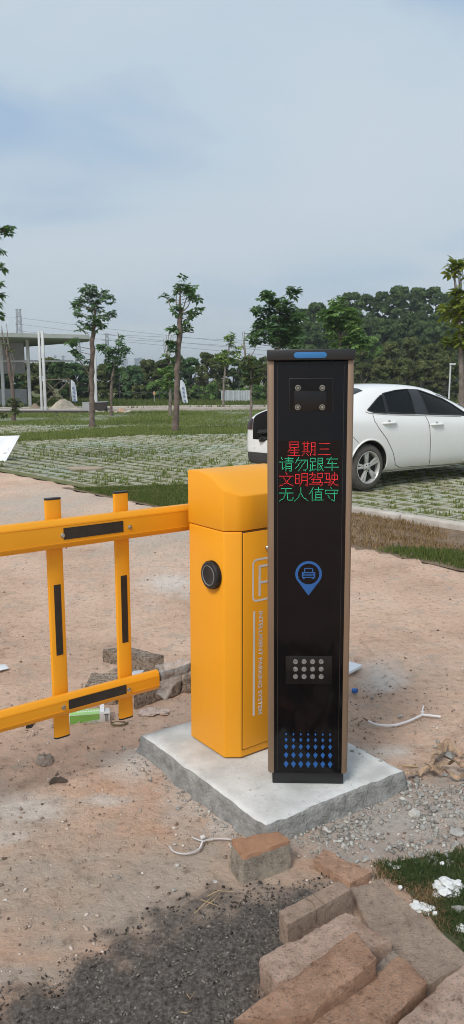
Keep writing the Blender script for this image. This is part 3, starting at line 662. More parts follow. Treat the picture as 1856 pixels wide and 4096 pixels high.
# ================================================================== CAMERA POST
PO = (G(685, 1968, ZS) + G(864, 1973, ZS)) / 2; PANG = R(-2.2)
post = thing('camera_post', 'tall black plate reader post with bronze edges and lit red and green characters', 'post', PO, PANG); post.rotation_euler = (0, R(-.55), PANG)
PXv = Vector((math.cos(PANG), math.sin(PANG), 0)); PN = Vector((PXv.y, -PXv.x, 0))     # PN points to the viewer
FY = -.012                                  # front glass plane, local y
PMI = (Matrix.Translation(PO) @ Euler(post.rotation_euler).to_matrix().to_4x4()).inverted()
def pf(px, py, y=FY): l = PMI @ PL(px, py, PO + PN * (-y), PN); return l.x, l.z
ztop = pf(780, 878.5)[1]; zcap0 = pf(780, 906)[1]; zb0 = pf(780, 1945)[1]
hw = (pf(885.3, 1400)[0] - pf(674.2, 1400)[0]) / 2
hw = (pf(878.8, 1500)[0] - pf(676.3, 1500)[0]) / 2; xc = (pf(878.8, 1500)[0] + pf(676.3, 1500)[0]) / 2
post_d = .17
mb = MB(); mb.box((xc, FY + .004 + post_d / 2, (zb0 + zcap0) / 2), (2 * hw - .012, post_d, zcap0 - zb0)); mb.build('housing', m_postblk, post, bevel=.004)
pw0 = pf(685, 1960)[0]; pw1 = pf(864, 1960)[0]
mb = MB(); mb.box(((pw0 + pw1) / 2, .07, zb0 / 2 + .001), (pw1 - pw0, .15, zb0 - .004)); mb.build('plinth', m_postblk, post, bevel=.003)
mb = MB(); mb.box((xc, .065, (ztop + zcap0) / 2), (2 * hw + .010, .185, ztop - zcap0)); cap = mb.build('top_cap', m_postblk, post, bevel=.003)
def pill(x0, x1, z0, z1, y, n_=8):
    r_ = (z1 - z0) / 2; return [(x1 - r_ + r_ * math.cos(R(a)), z0 + r_ + r_ * math.sin(R(a))) for a in np.linspace(-90, 90, n_)] + [(x0 + r_ + r_ * math.cos(R(a)), z0 + r_ + r_ * math.sin(R(a))) for a in np.linspace(90, 270, n_)]
yc = .065 - .0925
x0, z1 = pf(739, 886, yc); x1, z0 = pf(822, 900.5, yc); mb = MB(); mb.prism(pill(x0, x1, z0, z1, 0), 0, .003, lambda u, v, h: (u, yc - h, v)); mb.build('light_strip', m_bluecap, cap, bevel=.0008)
for sgn in (-1, 1):                         # bronze side profiles
    pr = [(0, 0), (.0165, 0), (.0165, .006), (.021, .010), (.021, .155), (.012, .160), (0, .16)]
    mb = MB(); mb.prism([(xc + sgn * (hw - .0175 + u), FY - .003 + v) for u, v in pr], zb0 + .002, zcap0 - .001, lambda u, v, h: (u, v, h)); mb.build('side_profile', m_bronze, post, bevel=.0015)
gx0, gx1 = xc - hw + .0185, xc + hw - .0185
mb = MB(); mb.box((xc, FY + .002, (zb0 + zcap0) / 2), (gx1 - gx0, .006, zcap0 - zb0 - .006)); glass = mb.build('front_panel', m_panel, post, bevel=.001)
FQ = FY - .001
m_line = M('panel_groove', (.030, .027, .026), rough=.4)
mb = MB()
for px in (698, 862.5):
    x_ = pf(px, 1400)[0] * .0 + (gx0 + .011 if px < 780 else gx1 - .011); mb.box((x_, FQ - .0002, (zb0 + zcap0) / 2), (.0012, .0008, zcap0 - zb0 - .03))
mb.build('groove', m_line, glass)
# camera window with four ring lamps
def rect(name, px0, py0, px1, py1, h, mat, parent, r_=.002):
    x0, z1 = pf(px0, py0); x1, z0 = pf(px1, py1); m_ = MB(); m_.box(((x0 + x1) / 2, FQ - h / 2, (z0 + z1) / 2), (x1 - x0, h, z1 - z0)); return m_.build(name, mat, parent, bevel=min(r_, h * .45))
win = rect('camera_frame', 727.8, 952, 837, 1034, .0012, M('dark_frame', (.012, .011, .011), rough=.35), glass)
x0, z1 = pf(729, 953.2); x1, z0 = pf(835.8, 1032.8); mb = MB(); mb.box(((x0 + x1) / 2, FQ - .0010, (z0 + z1) / 2), (x1 - x0, .0012, z1 - z0)); mb.build('camera_window', m_panel, glass)
rect('lens_plate', 739, 984, 820, 1033, .0024, m_smoke, glass)
m_ringlamp = M('lamp_glass', (.30, .29, .24), (.18, .17, .15), rough=.2, scale=120)
for px, py in ((749.3, 975.6), (810.3, 975.6), (748.6, 1024.3), (809.9, 1024.3)):
    x_, z_ = pf(px, py); T4 = Matrix.Translation((x_, FQ - .0024, z_)) @ Matrix.Rotation(R(90), 4, 'X')
    mb = MB(); mb.lathe([(.0092, 0), (.0092, .002), (.0075, .0026), (.0062, .0012), (.0045, .0012), (.0040, .0028), (.001, .0032)], 22, T4); lamp = mb.build('ring_lamp', m_ringlamp, glass, smooth=True)
    mb = MB(); mb.lathe([(.0062, .0018), (.0062, .0030), (.0048, .0030), (.0048, .0018)], 22, T4, close=True); mb.build('dark_ring', m_black, lamp)
# lit characters, each a dot matrix of sixteen by sixteen lamps; strokes as (x, y) runs on that matrix
def H_(y, a, b_): return [(a, y), (b_, y)]
def V_(x, a, b_): return [(x, a), (x, b_)]
CH = dict(
 xing=[V_(3, 0, 6), V_(12, 0, 6), H_(0, 3, 12), H_(3, 3, 12), H_(6, 3, 12), [(4, 7), (1, 11)], H_(9, 3, 13), H_(12, 4, 12), H_(15, 1, 14), V_(8, 7, 15)],
 qi=[V_(2, 0, 11), V_(6, 0, 11), H_(2, 0, 8), H_(5, 2, 6), H_(8, 2, 6), H_(11, 0, 8), [(2, 13), (0, 15)], [(5, 13), (7, 15)], [(10, 1), (10, 10), (9, 15)], H_(1, 10, 14), V_(14, 1, 15), H_(5, 10, 14), H_(9, 10, 14), [(14, 15), (12, 14)]],
 san=[H_(2, 2, 13), H_(8, 3, 12), H_(14, 1, 14)],
 qing=[[(2, 0), (3, 2)], H_(5, 0, 3), V_(3, 5, 13), [(3, 13), (5, 11)], H_(1, 6, 15), H_(3, 7, 14), H_(5, 5, 15), V_(10, 0, 5), V_(7, 7, 15), H_(7, 7, 13), V_(13, 7, 15), H_(10, 7, 13), H_(12, 7, 13), [(13, 15), (11, 15)]],
 wu=[[(4, 0), (1, 6)], H_(3, 3, 14), [(14, 3), (14, 11), (12, 15), (10, 14)], [(8, 4), (1, 12)], [(12, 4), (4, 15)]],
 gen=[H_(1, 1, 6), H_(5, 1, 6), V_(1, 1, 5), V_(6, 1, 5), V_(3, 5, 14), H_(9, 3, 6), V_(1, 8, 14), [(0, 15), (7, 13)], V_(9, 1, 15), H_(1, 9, 14), V_(14, 1, 7), H_(4, 9, 14), H_(7, 9, 14), [(9, 15), (12, 13)], [(14, 9), (11, 11)], [(11, 8), (15, 15)]],
 che=[H_(2, 2, 14), [(7, 0), (3, 7)], H_(7, 3, 13), H_(11, 0, 15), V_(8, 5, 15)],
 wen=[[(7, 0), (8, 2)], H_(4, 0, 15), [(4, 5), (8, 11), (15, 15)], [(12, 5), (8, 11), (0, 15)]],
 ming=[V_(1, 2, 12), V_(5, 2, 12), H_(2, 1, 5), H_(7, 1, 5), H_(12, 1, 5), [(8, 1), (8, 10), (6, 15)], H_(1, 8, 14), V_(14, 1, 15), H_(5, 8, 14), H_(9, 8, 14), [(14, 15), (12, 14)]],
 jia=[H_(2, 0, 6), [(3, 0), (3, 4), (0, 7)], [(6, 2), (6, 6), (4, 7)], H_(1, 9, 14), H_(6, 9, 14), V_(9, 1, 6), V_(14, 1, 6), H_(8, 2, 12), V_(12, 8, 11), V_(4, 8, 11), H_(11, 3, 14), V_(14, 11, 14), [(14, 14), (12, 15)], H_(13, 0, 11)],
 shi=[H_(1, 0, 5), V_(5, 1, 7), V_(2, 3, 8), H_(8, 2, 6), V_(6, 8, 13), [(6, 13), (4, 14)], H_(11, 0, 5), H_(3, 8, 14), H_(8, 8, 14), V_(8, 3, 8), V_(14, 3, 8), [(11, 0), (11, 8), (10, 11), (7, 15)], [(8, 10), (11, 13), (15, 15)]],
 wu2=[H_(1, 2, 13), H_(6, 0, 15), [(7, 1), (7, 6), (5, 11), (0, 15)], [(9, 6), (9, 13), (10, 14), (14, 14), (15, 11)]],
 ren=[[(7, 0), (7, 5), (5, 10), (0, 15)], [(7, 5), (9, 10), (15, 15)]],
 zhi=[[(4, 0), (0, 7)], V_(3, 4, 15), H_(2, 6, 15), V_(10, 0, 4), V_(7, 5, 14), V_(13, 5, 14), H_(5, 7, 13), H_(8, 7, 13), H_(11, 7, 13), H_(14, 5, 15)],
 shou=[[(7, 0), (8, 1)], H_(3, 1, 15), [(1, 3), (1, 5)], [(15, 3), (14, 5)], H_(7, 1, 14), V_(11, 5, 15), [(11, 15), (8, 14)], [(4, 9), (6, 12)]])
def dots(strokes):
    out = set()
    for pl in strokes:
        for (xa, ya), (xb, yb) in zip(pl, pl[1:]):
            k = max(abs(xb - xa), abs(yb - ya))
            for i in range(k + 1): out.add((round(xa + (xb - xa) * i / max(k, 1)), round(ya + (yb - ya) * i / max(k, 1))))
    return out
x0, z1 = pf(700, 1108); x1, z0 = pf(857, 1263); mb = MB(); mb.box(((x0 + x1) / 2, FQ - .0003, (z0 + z1) / 2), (x1 - x0, .0008, z1 - z0)); disp = mb.build('display', m_panel, glass)
xa = pf(702, 1180)[0]; xb = pf(853.5, 1180)[0]; cw = (xb - xa) / 4; pit = cw / 16.6
for row, (names, y0p, mat) in enumerate(((('xing', 'qi', 'san'), 1110, m_red), (('qing', 'wu', 'gen', 'che'), 1149, m_green), (('wen', 'ming', 'jia', 'shi'), 1187, m_red), (('wu2', 'ren', 'zhi', 'shou'), 1225, m_green))):
    zt_ = pf(777, y0p)[1]; xs0 = xa + (cw * .5 if len(names) == 3 else 0)
    for c_, nm in enumerate(names):
        m_ = MB()
        for i, j in dots(CH[nm]): 
            cx_, cz2 = xs0 + c_ * cw + (i + .5) * pit, zt_ - (j + .5) * pit
            m_.prism([(cx_ + .33 * pit * math.cos(R(a)), cz2 + .33 * pit * math.sin(R(a))) for a in range(0, 360, 60)], 0, .0006, lambda u, v, h: (u, FQ - .0007 - h, v))
        m_.build('lit_character', mat, disp)
# blue pin with a car
cxp, czp = pf(776, 1443.5); rr = pf(809.5, 1443)[0] - cxp; ztip = pf(776, 1497.5)[1]; ri = rr * .80
outer = [(cxp + rr * math.cos(R(a)), czp + rr * math.sin(R(a))) for a in range(-28, 209, 8)]; tipi = (cxp, ztip)
inner = [(cxp + ri * math.cos(R(a)), czp + ri * math.sin(R(a))) for a in range(-28, 209, 8)]
Y0 = FQ - .0006; mb = MB(); n_ = len(outer)
mb.add([(x_, Y0, z_) for x_, z_ in outer + inner], [(i, i + 1, n_ + i + 1, n_ + i) for i in range(n_ - 1)])
low = [(cxp + ri * math.cos(R(a)), czp + ri * math.sin(R(a))) for a in np.linspace(208, 332, 14)]
mb.add([(x_, Y0, z_) for x_, z_ in [outer[-1]] + low + [outer[0]]] + [(cxp, Y0, ztip)], [(i, i + 1, 16) for i in range(15)])
mb.build('pin_symbol', m_blue, glass)
u = rr; mb = MB()
def pb(x0, z0, x1, z1, y=Y0): mb.add([(cxp + x0 * u, y, czp + z0 * u), (cxp + x1 * u, y, czp + z0 * u), (cxp + x1 * u, y, czp + z1 * u), (cxp + x0 * u, y, czp + z1 * u)], [(0, 1, 2, 3)])
pb(-.50, -.30, .50, -.22); pb(-.50, -.22, -.40, .16); pb(.40, -.22, .50, .16); pb(-.40, .06, .40, .16); pb(-.34, .16, -.26, .46); pb(.26, .16, .34, .46); pb(-.34, .40, .34, .47)
pb(-.28, -.14, .28, -.10); pb(-.28, -.05, .28, -.01); pb(-.40, -.12, -.30, .02); pb(.30, -.12, .40, .02); pb(-.42, -.40, -.30, -.30); pb(.30, -.40, .42, -.30)
mb.build('car_symbol', m_blue, glass)
# lamp panel
rect('lamp_panel', 718.5, 1649, 834, 1720, .0010, m_smoke, glass, .003)
for py in (1663.4, 1682.2, 1701):
    for px in (743, 764.6, 786, 807.6):
        x_, z_ = pf(px, py); mb = MB(); mb.lathe([(.0086, 0), (.0086, .002), (.0070, .0035), (.0045, .0012), (.0025, .0035), (.0008, .0036)], 18, Matrix.Translation((x_, FQ - .001, z_)) @ Matrix.Rotation(R(90), 4, 'X')); mb.build('led_lamp', m_bulb, glass, smooth=True)
# rising rows of blue diamonds
for py, hh in ((1835.8, 1.6), (1846, 4.2), (1860.3, 6.3), (1877.7, 8.2), (1898.8, 9.3), (1921.4, 10.4)):
    for k in range(7):
        px = 719.6 + k * 18.43 - .4 * (py - 1880) / 40 * 0; x_, z_ = pf(px, py + k * .25); h_ = hh * .00131; w_ = h_ * .66
        mb = MB(); mb.add([(x_ - w_, Y0, z_ + h_ * .18), (x_, Y0, z_ - h_), (x_ + w_, Y0, z_ + h_ * .18), (x_, Y0, z_ + h_)], [(0, 1, 2, 3)]); mb.build('diamond', m_blue if hh > 2 else m_line, glass)
# ================================================================== LOOSE BLOCKS
def blockmat(name, c, c2, agg, top=None, topz=0., pit=(210, .60)):
    m, n, b = newmat(name); co = objco(n)
    col = ramp(n, noise(n, co, 9, 7, .65), [(.30, c2), (.5, c), (.72, tuple(min(1, x * 1.18) for x in c))])
    col = mix(n, 1., col, ramp(n, noise(n, co, 42, 6, .72, .4), [(.32, (.46, .42, .39)), (.45, (.95, .94, .93)), (.58, (1.04, 1.03, 1.02)), (.72, (1.30, 1.30, 1.27))]), 'MULTIPLY')
    vo = n.nodes.new('ShaderNodeTexVoronoi'); n.links.new(co, vo.inputs['Vector']); vo.inputs['Scale'].default_value = 110
    col = mix(n, ramp(n, vo.outputs['Distance'], [(.15, (.55, .55, .55)), (.42, (0, 0, 0))]), col, ramp(n, vo.outputs['Color'], [(.2, agg[0]), (.8, agg[1])]))
    col = mix(n, ramp(n, noise(n, co, pit[0], 3, .6), [(pit[1], (0, 0, 0)), (pit[1] + .08, (.7, .7, .7))]), col, tuple(x * .38 for x in c2))
    if top:
        sp_ = n.nodes.new('ShaderNodeSeparateXYZ'); n.links.new(co, sp_.inputs[0]); ad = n.nodes.new('ShaderNodeMath'); ad.operation = 'ADD'
        mm = n.nodes.new('ShaderNodeMath'); mm.operation = 'MULTIPLY'; n.links.new(noise(n, co, 25, 4), mm.inputs[0]); mm.inputs[1].default_value = .02
        n.links.new(sp_.outputs[2], ad.inputs[0]); n.links.new(mm.outputs[0], ad.inputs[1])
        tt = ramp(n, noise(n, co, 22, 6), [(.3, tuple(x * .8 for x in top)), (.7, top)])
        mr = n.nodes.new('ShaderNodeMapRange'); n.links.new(ad.outputs[0], mr.inputs[0]); mr.inputs[1].default_value = topz; mr.inputs[2].default_value = topz + .004
        col = mix(n, mr.outputs[0], col, tt)
    n.links.new(col, b.inputs['Base Color']); b.inputs['Roughness'].default_value = .93; b.inputs['Specular IOR Level'].default_value = .2
    bump(n, b, noise(n, co, 85, 8, .78), 1., .020); return m
mk_pink = blockmat('pinkish_block', (.70, .50, .40), (.48, .31, .23), ((.25, .2, .16), (.58, .5, .43)))
mk_tan = blockmat('tan_block', (.58, .355, .245), (.38, .215, .14), ((.22, .17, .13), (.50, .40, .32)))
mk_grey = blockmat('grey_block', (.50, .405, .33), (.34, .26, .20), ((.18, .16, .14), (.48, .44, .4)))
mk_brown = blockmat('pitted_block', (.46, .365, .29), (.25, .19, .145), ((.12, .095, .075), (.62, .52, .43)), pit=(70, .50))
mk_flat = blockmat('kerb_block', (.52, .39, .305), (.40, .29, .22), ((.3, .24, .2), (.47, .40, .34)))
mk_smooth = blockmat('smooth_block', (.55, .40, .31), (.41, .295, .225), ((.34, .28, .23), (.50, .43, .37)))
def block(name, label, tops, thick, mat, seed, rough=.0028, group=None, taper=0., lean=None, seg=.008, chip=.006):
    """a chipped block from the four corners of its upper face (place in the photo and height) and its thickness"""
    C = [G(*t) for t in tops]; c0 = sum(C, Vector()) / 4
    nn = (C[2] - C[0]).cross(C[3] - C[1]).normalized(); nn = nn if nn.z > 0 else -nn
    dwn = -nn if lean is None else Vector(lean).normalized()
    lu = ((C[1] - C[0]).length + (C[2] - C[3]).length) / 2; lv = ((C[3] - C[0]).length + (C[2] - C[1]).length) / 2
    nu, nv, nw = max(4, round(lu / seg)), max(4, round(lv / seg)), max(4, round(thick / seg))
    ids = {}; V = []; F = []
    def vid(i, j, k):
        if (i, j, k) in ids: return ids[i, j, k]
        a, b_, w = i / nu, j / nv, k / nw
        p = C[0] * (1 - a) * (1 - b_) + C[1] * a * (1 - b_) + C[2] * a * b_ + C[3] * (1 - a) * b_
        p = p + dwn * thick * w; p = p + (p - c0) * taper * w
        # chipped edges
        ds = sorted((min(a, 1 - a) * lu, min(b_, 1 - b_) * lv, min(w, 1 - w) * thick)); e_ = max(0., 1 - ds[1] / .013)
        q = p * 52; cn = float(fbm(q.x, q.y, q.z, s=seed)); q2 = p * 11; c2 = float(fbm(q2.x, q2.y, q2.z, s=seed + 5))
        mid = c0 + dwn * thick / 2
        p = p + (mid - p).normalized() * (e_ * chip * max(0, cn * 1.9 + c2 * 1.3 - 1.35) * 2.0 + (e_ > .5) * .0012)
        q = p * 60; p = p + (p - mid).normalized() * rough * ((float(fbm(q.x, q.y, q.z, s=seed + 9, o=3)) - .5) * 1.5 + (c2 - .5) * .45)
        ids[i, j, k] = len(V); V.append(p); return ids[i, j, k]
    for i in range(nu):
        for j in range(nv):
            F.append((vid(i, j, 0), vid(i + 1, j, 0), vid(i + 1, j + 1, 0), vid(i, j + 1, 0))); F.append((vid(i, j, nw), vid(i, j + 1, nw), vid(i + 1, j + 1, nw), vid(i + 1, j, nw)))
    for k in range(nw):
        for i in range(nu): F.append((vid(i, 0, k), vid(i, 0, k + 1), vid(i + 1, 0, k + 1), vid(i + 1, 0, k))); F.append((vid(i, nv, k), vid(i + 1, nv, k), vid(i + 1, nv, k + 1), vid(i, nv, k + 1)))
        for j in range(nv): F.append((vid(0, j, k), vid(0, j + 1, k), vid(0, j + 1, k + 1), vid(0, j, k + 1))); F.append((vid(nu, j, k), vid(nu, j, k + 1), vid(nu, j + 1, k + 1), vid(nu, j + 1, k)))
    org = Vector((c0.x, c0.y, 0))
    me = bpy.data.meshes.new(name); me.from_pydata([p - org for p in V], [], F); me.update()
    bm = bmesh.new(); bm.from_mesh(me); bmesh.ops.recalc_face_normals(bm, faces=bm.faces); bm.to_mesh(me); bm.free()
    o = link(name, me, mat, None, smooth=True); o.location = org
    try: me.set_sharp_from_angle(angle=R(32))
    except Exception: pass
    tag(o, label, 'block', group); return o
mk_orange = blockmat('orange_topped_block', (.52, .45, .37), (.34, .28, .22), ((.20, .18, .15), (.85, .82, .75)), (.66, .36, .22), .094)
block('broken_block', 'broken block with orange top and speckled grey side against the slab corner', [(582, 2110, .100), (700, 2087, .102), (731, 2112, .100), (612, 2154, .098)], .112, mk_orange, 3, taper=.12)
mk_ored = blockmat('orange_flat_block', (.62, .385, .265), (.50, .30, .20), ((.36, .24, .18), (.52, .38, .3)))
block('flat_stone', 'flat orange paving stone sunk in the ground behind the brick pile', [(785, 2160, .032), (812, 2132, .034), (938, 2192, .034), (881, 2222, .032)], .06, mk_ored, 7, rough=.004)
block('smooth_block', 'smooth tan block crossed by a thin wire, furthest of the brick pile', [(700, 2292, .094), (852, 2214, .098), (887, 2234, .098), (722, 2327, .094)], .098, mk_smooth, 11, rough=.0012, chip=.003)
block('flat_kerb_stone', 'long flat brown kerb stone lying beside the grass patch', [(880, 2228, .024), (957, 2211, .026), (1192, 2412, .026), (1005, 2522, .024)], .06, mk_flat, 13, rough=.002, seg=.014, chip=.006)
block('rough_block', 'rough pinkish block lying flat under the leaning brick', [(648, 2409, .092), (872, 2291, .100), (988, 2364, .098), (697, 2472, .094)], .082, mk_pink, 17, rough=.0028)
block('leaning_block', 'long tan block leaning on the rough pinkish block', [(584, 2566, .105), (897, 2333, .172), (951, 2409, .166), (770, 2562, .110)], .070, mk_tan, 19, rough=.0028)
block('grey_slab', 'grey stone slab wedged in the gap between two tan blocks', [(870, 2475, .06), (990, 2388, .085), (1010, 2400, .08), (900, 2500, .055)], .04, mk_grey, 23)
block('near_block', 'tan block with a grey end, second from the right in the brick pile', [(762, 2590, .085), (1010, 2394, .108), (1082, 2466, .100), (925, 2625, .080)], .095, mk_tan, 29, rough=.0028)
block('corner_block', 'coarse pinkish block cut off by the lower right corner', [(968, 2602, .10), (1172, 2412, .115), (1420, 2560, .11), (1180, 2760, .10)], .10, mk_pink, 31, rough=.005, seg=.014)
# wires on the bevelled block
m_wire = M('rusty_wire', (.20, .14, .09), rough=.7, scale=40)
mb = MB()
for px, dx_ in ((795, 0), (820, 5)):
    a = [G(px - 32, 2255 - dx_, .1), G(px - 8, 2270, .1), G(px, 2290, .092), G(px - 2, 2322, .055)]; pts = [a[0] + Vector((0, 0, .001))] + a[1:]; mb.tube(pts, .0011, 5)
o = mb.build('binding_wire', m_wire); tag(o, 'thin rusty wire hanging over the furthest smooth block', 'wire')
# blocks behind the fence
zf = .10
block('stacked_paver', 'brown paving block tilted on top of the others behind the boom fence', [(256, 1632, .135), (325, 1626, .125), (414, 1648, .150), (372, 1656, .148)], .070, mk_brown, 37, rough=.005, seg=.014)
block('left_paver', 'coarse paving block behind the boom fence, left under the tilted one', [(206, 1741, .060), (229, 1692, .075), (312, 1690, .080), (290, 1748, .065)], .072, mk_brown, 41, rough=.005, seg=.014)
block('front_paver', 'brown paving block on edge behind the film wrapped beam end', [(336, 1747, .078), (352, 1722, .080), (458, 1686, .080), (456, 1708, .078)], .082, mk_brown, 43, rough=.005, seg=.014)
block('lower_paver', 'paving block lying half hidden beside the cabinet', [(455, 1716, .06), (462, 1700, .06), (500, 1698, .06), (496, 1716, .06)], .06, mk_brown, 47, rough=.0028, seg=.014)
block('upper_paver', 'small paving block on top of another beside the cabinet', [(462, 1694, .10), (466, 1680, .10), (505, 1680, .10), (500, 1694, .10)], .045, mk_brown, 53, rough=.0028, seg=.014)
def sheet(name, label, cat, tops, th, mat):
    C = [G(*t) for t in tops]; m_ = MB(); m_.add([p + Vector((0, 0, th)) for p in C] + C, [(0, 1, 2, 3), (7, 6, 5, 4), (0, 4, 5, 1), (1, 5, 6, 2), (2, 6, 7, 3), (3, 7, 4, 0)])
    o = m_.build(name, mat, None, bevel=min(.0015, th * .3)); tag(o, label, cat); return o
sheet('thin_board', 'pale grey thin board stuck between the paving blocks behind the fence', 'board', [(300, 1730, .085), (335, 1690, .098), (363, 1687, .098), (345, 1712, .09)], .006, M('pale_board', (.52, .53, .55), rough=.6))
sheet('white_tile', 'white thin tile lying behind the post on the right', 'tile', [(838, 1690, .006), (872, 1668, .006), (911, 1679, .006), (876, 1698, .006)], .016, m_white)
sheet('paper_scrap', 'white scrap of paper at the left edge beside the boom fence', 'paper', [(-12, 1690, .005), (-8, 1674, .005), (13, 1672, .005), (23, 1682, .005)], .004, m_paper)

# ================================================================== GREEN CARTON
m_cgreen = M('green_print', (.20, .42, .08), (.17, .38, .07), rough=.5, scale=15); m_clight = M('light_green_print', (.36, .66, .19), rough=.5, scale=15); m_cwhite = M('white_card', (.62, .61, .58), rough=.6, scale=12)
a0, a1 = G(174, 1829), G(277, 1821); yaw = math.atan2(a1.y - a0.y, a1.x - a0.x); L = (a1 - a0).length
ct = thing('tool_carton', 'small green and white cardboard carton lying below the boom fence', 'carton', a0, yaw)
hC, wC = .052, .055
mb = MB(); mb.box((L / 2, wC / 2, hC / 2 + .001), (L, wC, hC)); mb.build('carton_body', m_cwhite, ct, bevel=.0012)
g1 = L * .745
mb = MB(); mb.add([(.004, -.0006, .012), (g1 * .35, -.0006, .016), (g1 * .6, -.0006, .022), (g1, -.0006, .026), (g1, -.0006, hC - .0005), (.004, -.0006, hC - .0005)], [(0, 1, 2, 3, 4, 5)]); mb.build('green_side', m_cgreen, ct)
mb = MB(); mb.add([(.004, .0008, hC + .0016), (g1, .0008, hC + .0016), (g1, wC - .001, hC + .0016), (.004, wC - .001, hC + .0016)], [(0, 1, 2, 3)]); mb.build('green_top', m_clight, ct)
mb = MB(); mb.add([(g1 + .003, .010, hC + .0018), (g1 + .02, .010, hC + .0018), (g1 + .022, wC + .004, hC + .026), (g1 + .003, wC + .004, hC + .026)], [(0, 1, 2, 3)]); mb.add([(g1 + .003, .011, hC + .0010), (g1 + .02, .011, hC + .001), (g1 + .022, wC + .005, hC + .025), (g1 + .003, wC + .005, hC + .025)], [(3, 2, 1, 0)]); mb.build('flap', m_paper, ct)
mb = MB(); r_ = random.Random(4)                # rows of small print
for k in range(10): mb.box((g1 * .30 + k * .0115, wC * .55, hC + .0018), (.009, .010, .0004))
mb.build('print_row', m_white_print, ct)
mb = MB()
for k in range(11): mb.box((g1 * .30 + k * .0095, -.0008, .0100), (.0072, .0006, .006))
for k in range(6): mb.box((g1 * .42 + k * .011, -.0008, .0185 - .0), (.007, .0006, .003))
mb.build('print_row', m_cgreen, ct)
mb = MB(); mb.box((g1 + .028, -.0008, .028), (.004, .0006, .034)); mb.box((g1 + .036, -.0008, .028), (.003, .0006, .034)); mb.box((g1 + .030, -.0008, .046), (.02, .0006, .003)); mb.build('print_tool', m_black, ct)
mb = MB(); mb.tube([(g1 * .72, -.0008, .014), (g1 * .86, -.0008, .010), (g1 * .92, -.0008, .018), (g1 * .84, -.0008, .026)], .0022, 5); mb.build('print_picture', M('grey_picture', (.4, .4, .42), rough=.5), ct)
sheet('paper_leaf', 'white leaflet sticking up behind the green carton', 'paper', [(190, 1806, .03), (193, 1790, .045), (222, 1783, .045), (228, 1800, .03)], .002, m_paper)

# ================================================================== SMALL DEBRIS
def lump(name, label, cat, c, rx, ry, rz, mat, seed, rough=.5, yaw=0, sub=3, group=None, smooth=False, flat=False):
    bm = bmesh.new(); bmesh.ops.create_icosphere(bm, subdivisions=sub, radius=1)
    for v in bm.verts:
        q = v.co * 1.7 + Vector((seed * 3.1, seed * 1.7, seed * 2.3)); k = 1 + rough * (float(fbm(q.x, q.y, q.z, s=seed)) - .5) * 2 + rough * .35 * (float(vn(q.x * 5, q.y * 5, q.z * 5, s=seed)) - .5)
        v.co = Vector((v.co.x * rx, v.co.y * ry, v.co.z * rz)) * k
    me = bpy.data.meshes.new(name); bm.to_mesh(me); bm.free()
    o = link(name, me, mat, None, smooth); o.location = (c[0], c[1], c[2] + rz * .6); o.rotation_euler = (0, 0, yaw); tag(o, label, cat, group); return o
m_foam = M('white_foam', (.82, .82, .80), (.70, .70, .68), rough=.8, scale=60, bs=90, bd=.01, bst=.8)
m_pinkfoam = M('dusty_foam', (.62, .50, .44), (.48, .37, .31), rough=.85, scale=50, bs=90, bd=.01, bst=.8)
m_rock = M('grey_rock', (.40, .39, .36), (.27, .26, .24), rough=.9, scale=30, bs=120, bd=.006, rnd=.25)
m_stone = M('pale_stone', (.50, .48, .44), (.38, .36, .33), rough=.9, scale=25, bs=120, bd=.005, rnd=.15)
def shard(name, label, cat, c, rx, ry, rz, mat, seed, yaw=0, group=None, **kw):
    r = random.Random(seed); bm = bmesh.new()
    for k in range(13):
        a = r.uniform(0, 6.28); w = r.uniform(-1, 1); s_ = math.sqrt(1 - w * w) * r.uniform(.8, 1.1); bm.verts.new((rx * s_ * math.cos(a), ry * s_ * math.sin(a), rz * w))
    bmesh.ops.convex_hull(bm, input=bm.verts); me = bpy.data.meshes.new(name); bm.to_mesh(me); bm.free()
    o = link(name, me, mat); o.location = (c[0], c[1], c[2] + rz * .55); o.rotation_euler = (r.uniform(-.25, .25), r.uniform(-.25, .25), yaw); tag(o, label, cat, group); return o
def crumpled(name, label, p, rx, ry, rz, mat, seed, yaw):  # a torn clump made of many lobes
    m_ = bmesh.new(); r = random.Random(seed)
    for k in range(26):
        a = r.uniform(0, 6.28); d = r.uniform(0, 1) ** .6; q = Vector((rx * d * math.cos(a), ry * d * math.sin(a), rz * r.uniform(.1, .9)))
        s_ = r.uniform(.30, .52) * min(rx, ry * 1.5); bm2 = bmesh.ops.create_icosphere(m_, subdivisions=2, radius=s_)
        for v in bm2['verts']:
            w = v.co * 190 + Vector((k, k * 2, 0)); v.co *= 1 + .8 * (float(vn(w.x, w.y, w.z, s=seed)) - .5); v.co.z *= .4; v.co += q
    me = bpy.data.meshes.new(name); m_.to_mesh(me); m_.free(); o = link(name, me, mat); o.location = p; o.rotation_euler = (0, 0, yaw); tag(o, label, 'foam'); return o
crumpled('foam_scrap', 'crumpled dusty pinkish white foam scrap in front of the paving blocks', G(386, 1796), .062, .028, .022, m_pinkfoam, 3, R(8))
crumpled('foam_chunk', 'larger white foam chunk lying on the grass patch', G(1125, 2242), .048, .024, .026, m_foam, 5, R(28))
crumpled('foam_flake', 'white foam flake on the grass next to the flat kerb stone', G(1062, 2290), .034, .017, .016, m_foam, 7, R(-20))
crumpled('foam_crumb', 'small white foam crumb on the grass at the right edge', G(1160, 2343), .020, .012, .012, m_foam, 9, R(-30))
for k, (px, py) in enumerate(((1007, 2235), (1094, 2300), (1112, 2175))): lump('foam_bead', ('tiny foam bead just right of the flat kerb stone top', 'tiny foam bead below the foam flake', 'tiny foam bead at the upper edge of the grass patch')[k], 'foam', G(px, py, .01), .007, .006, .006, m_foam, 61 + k, group='foam beads in the grass')
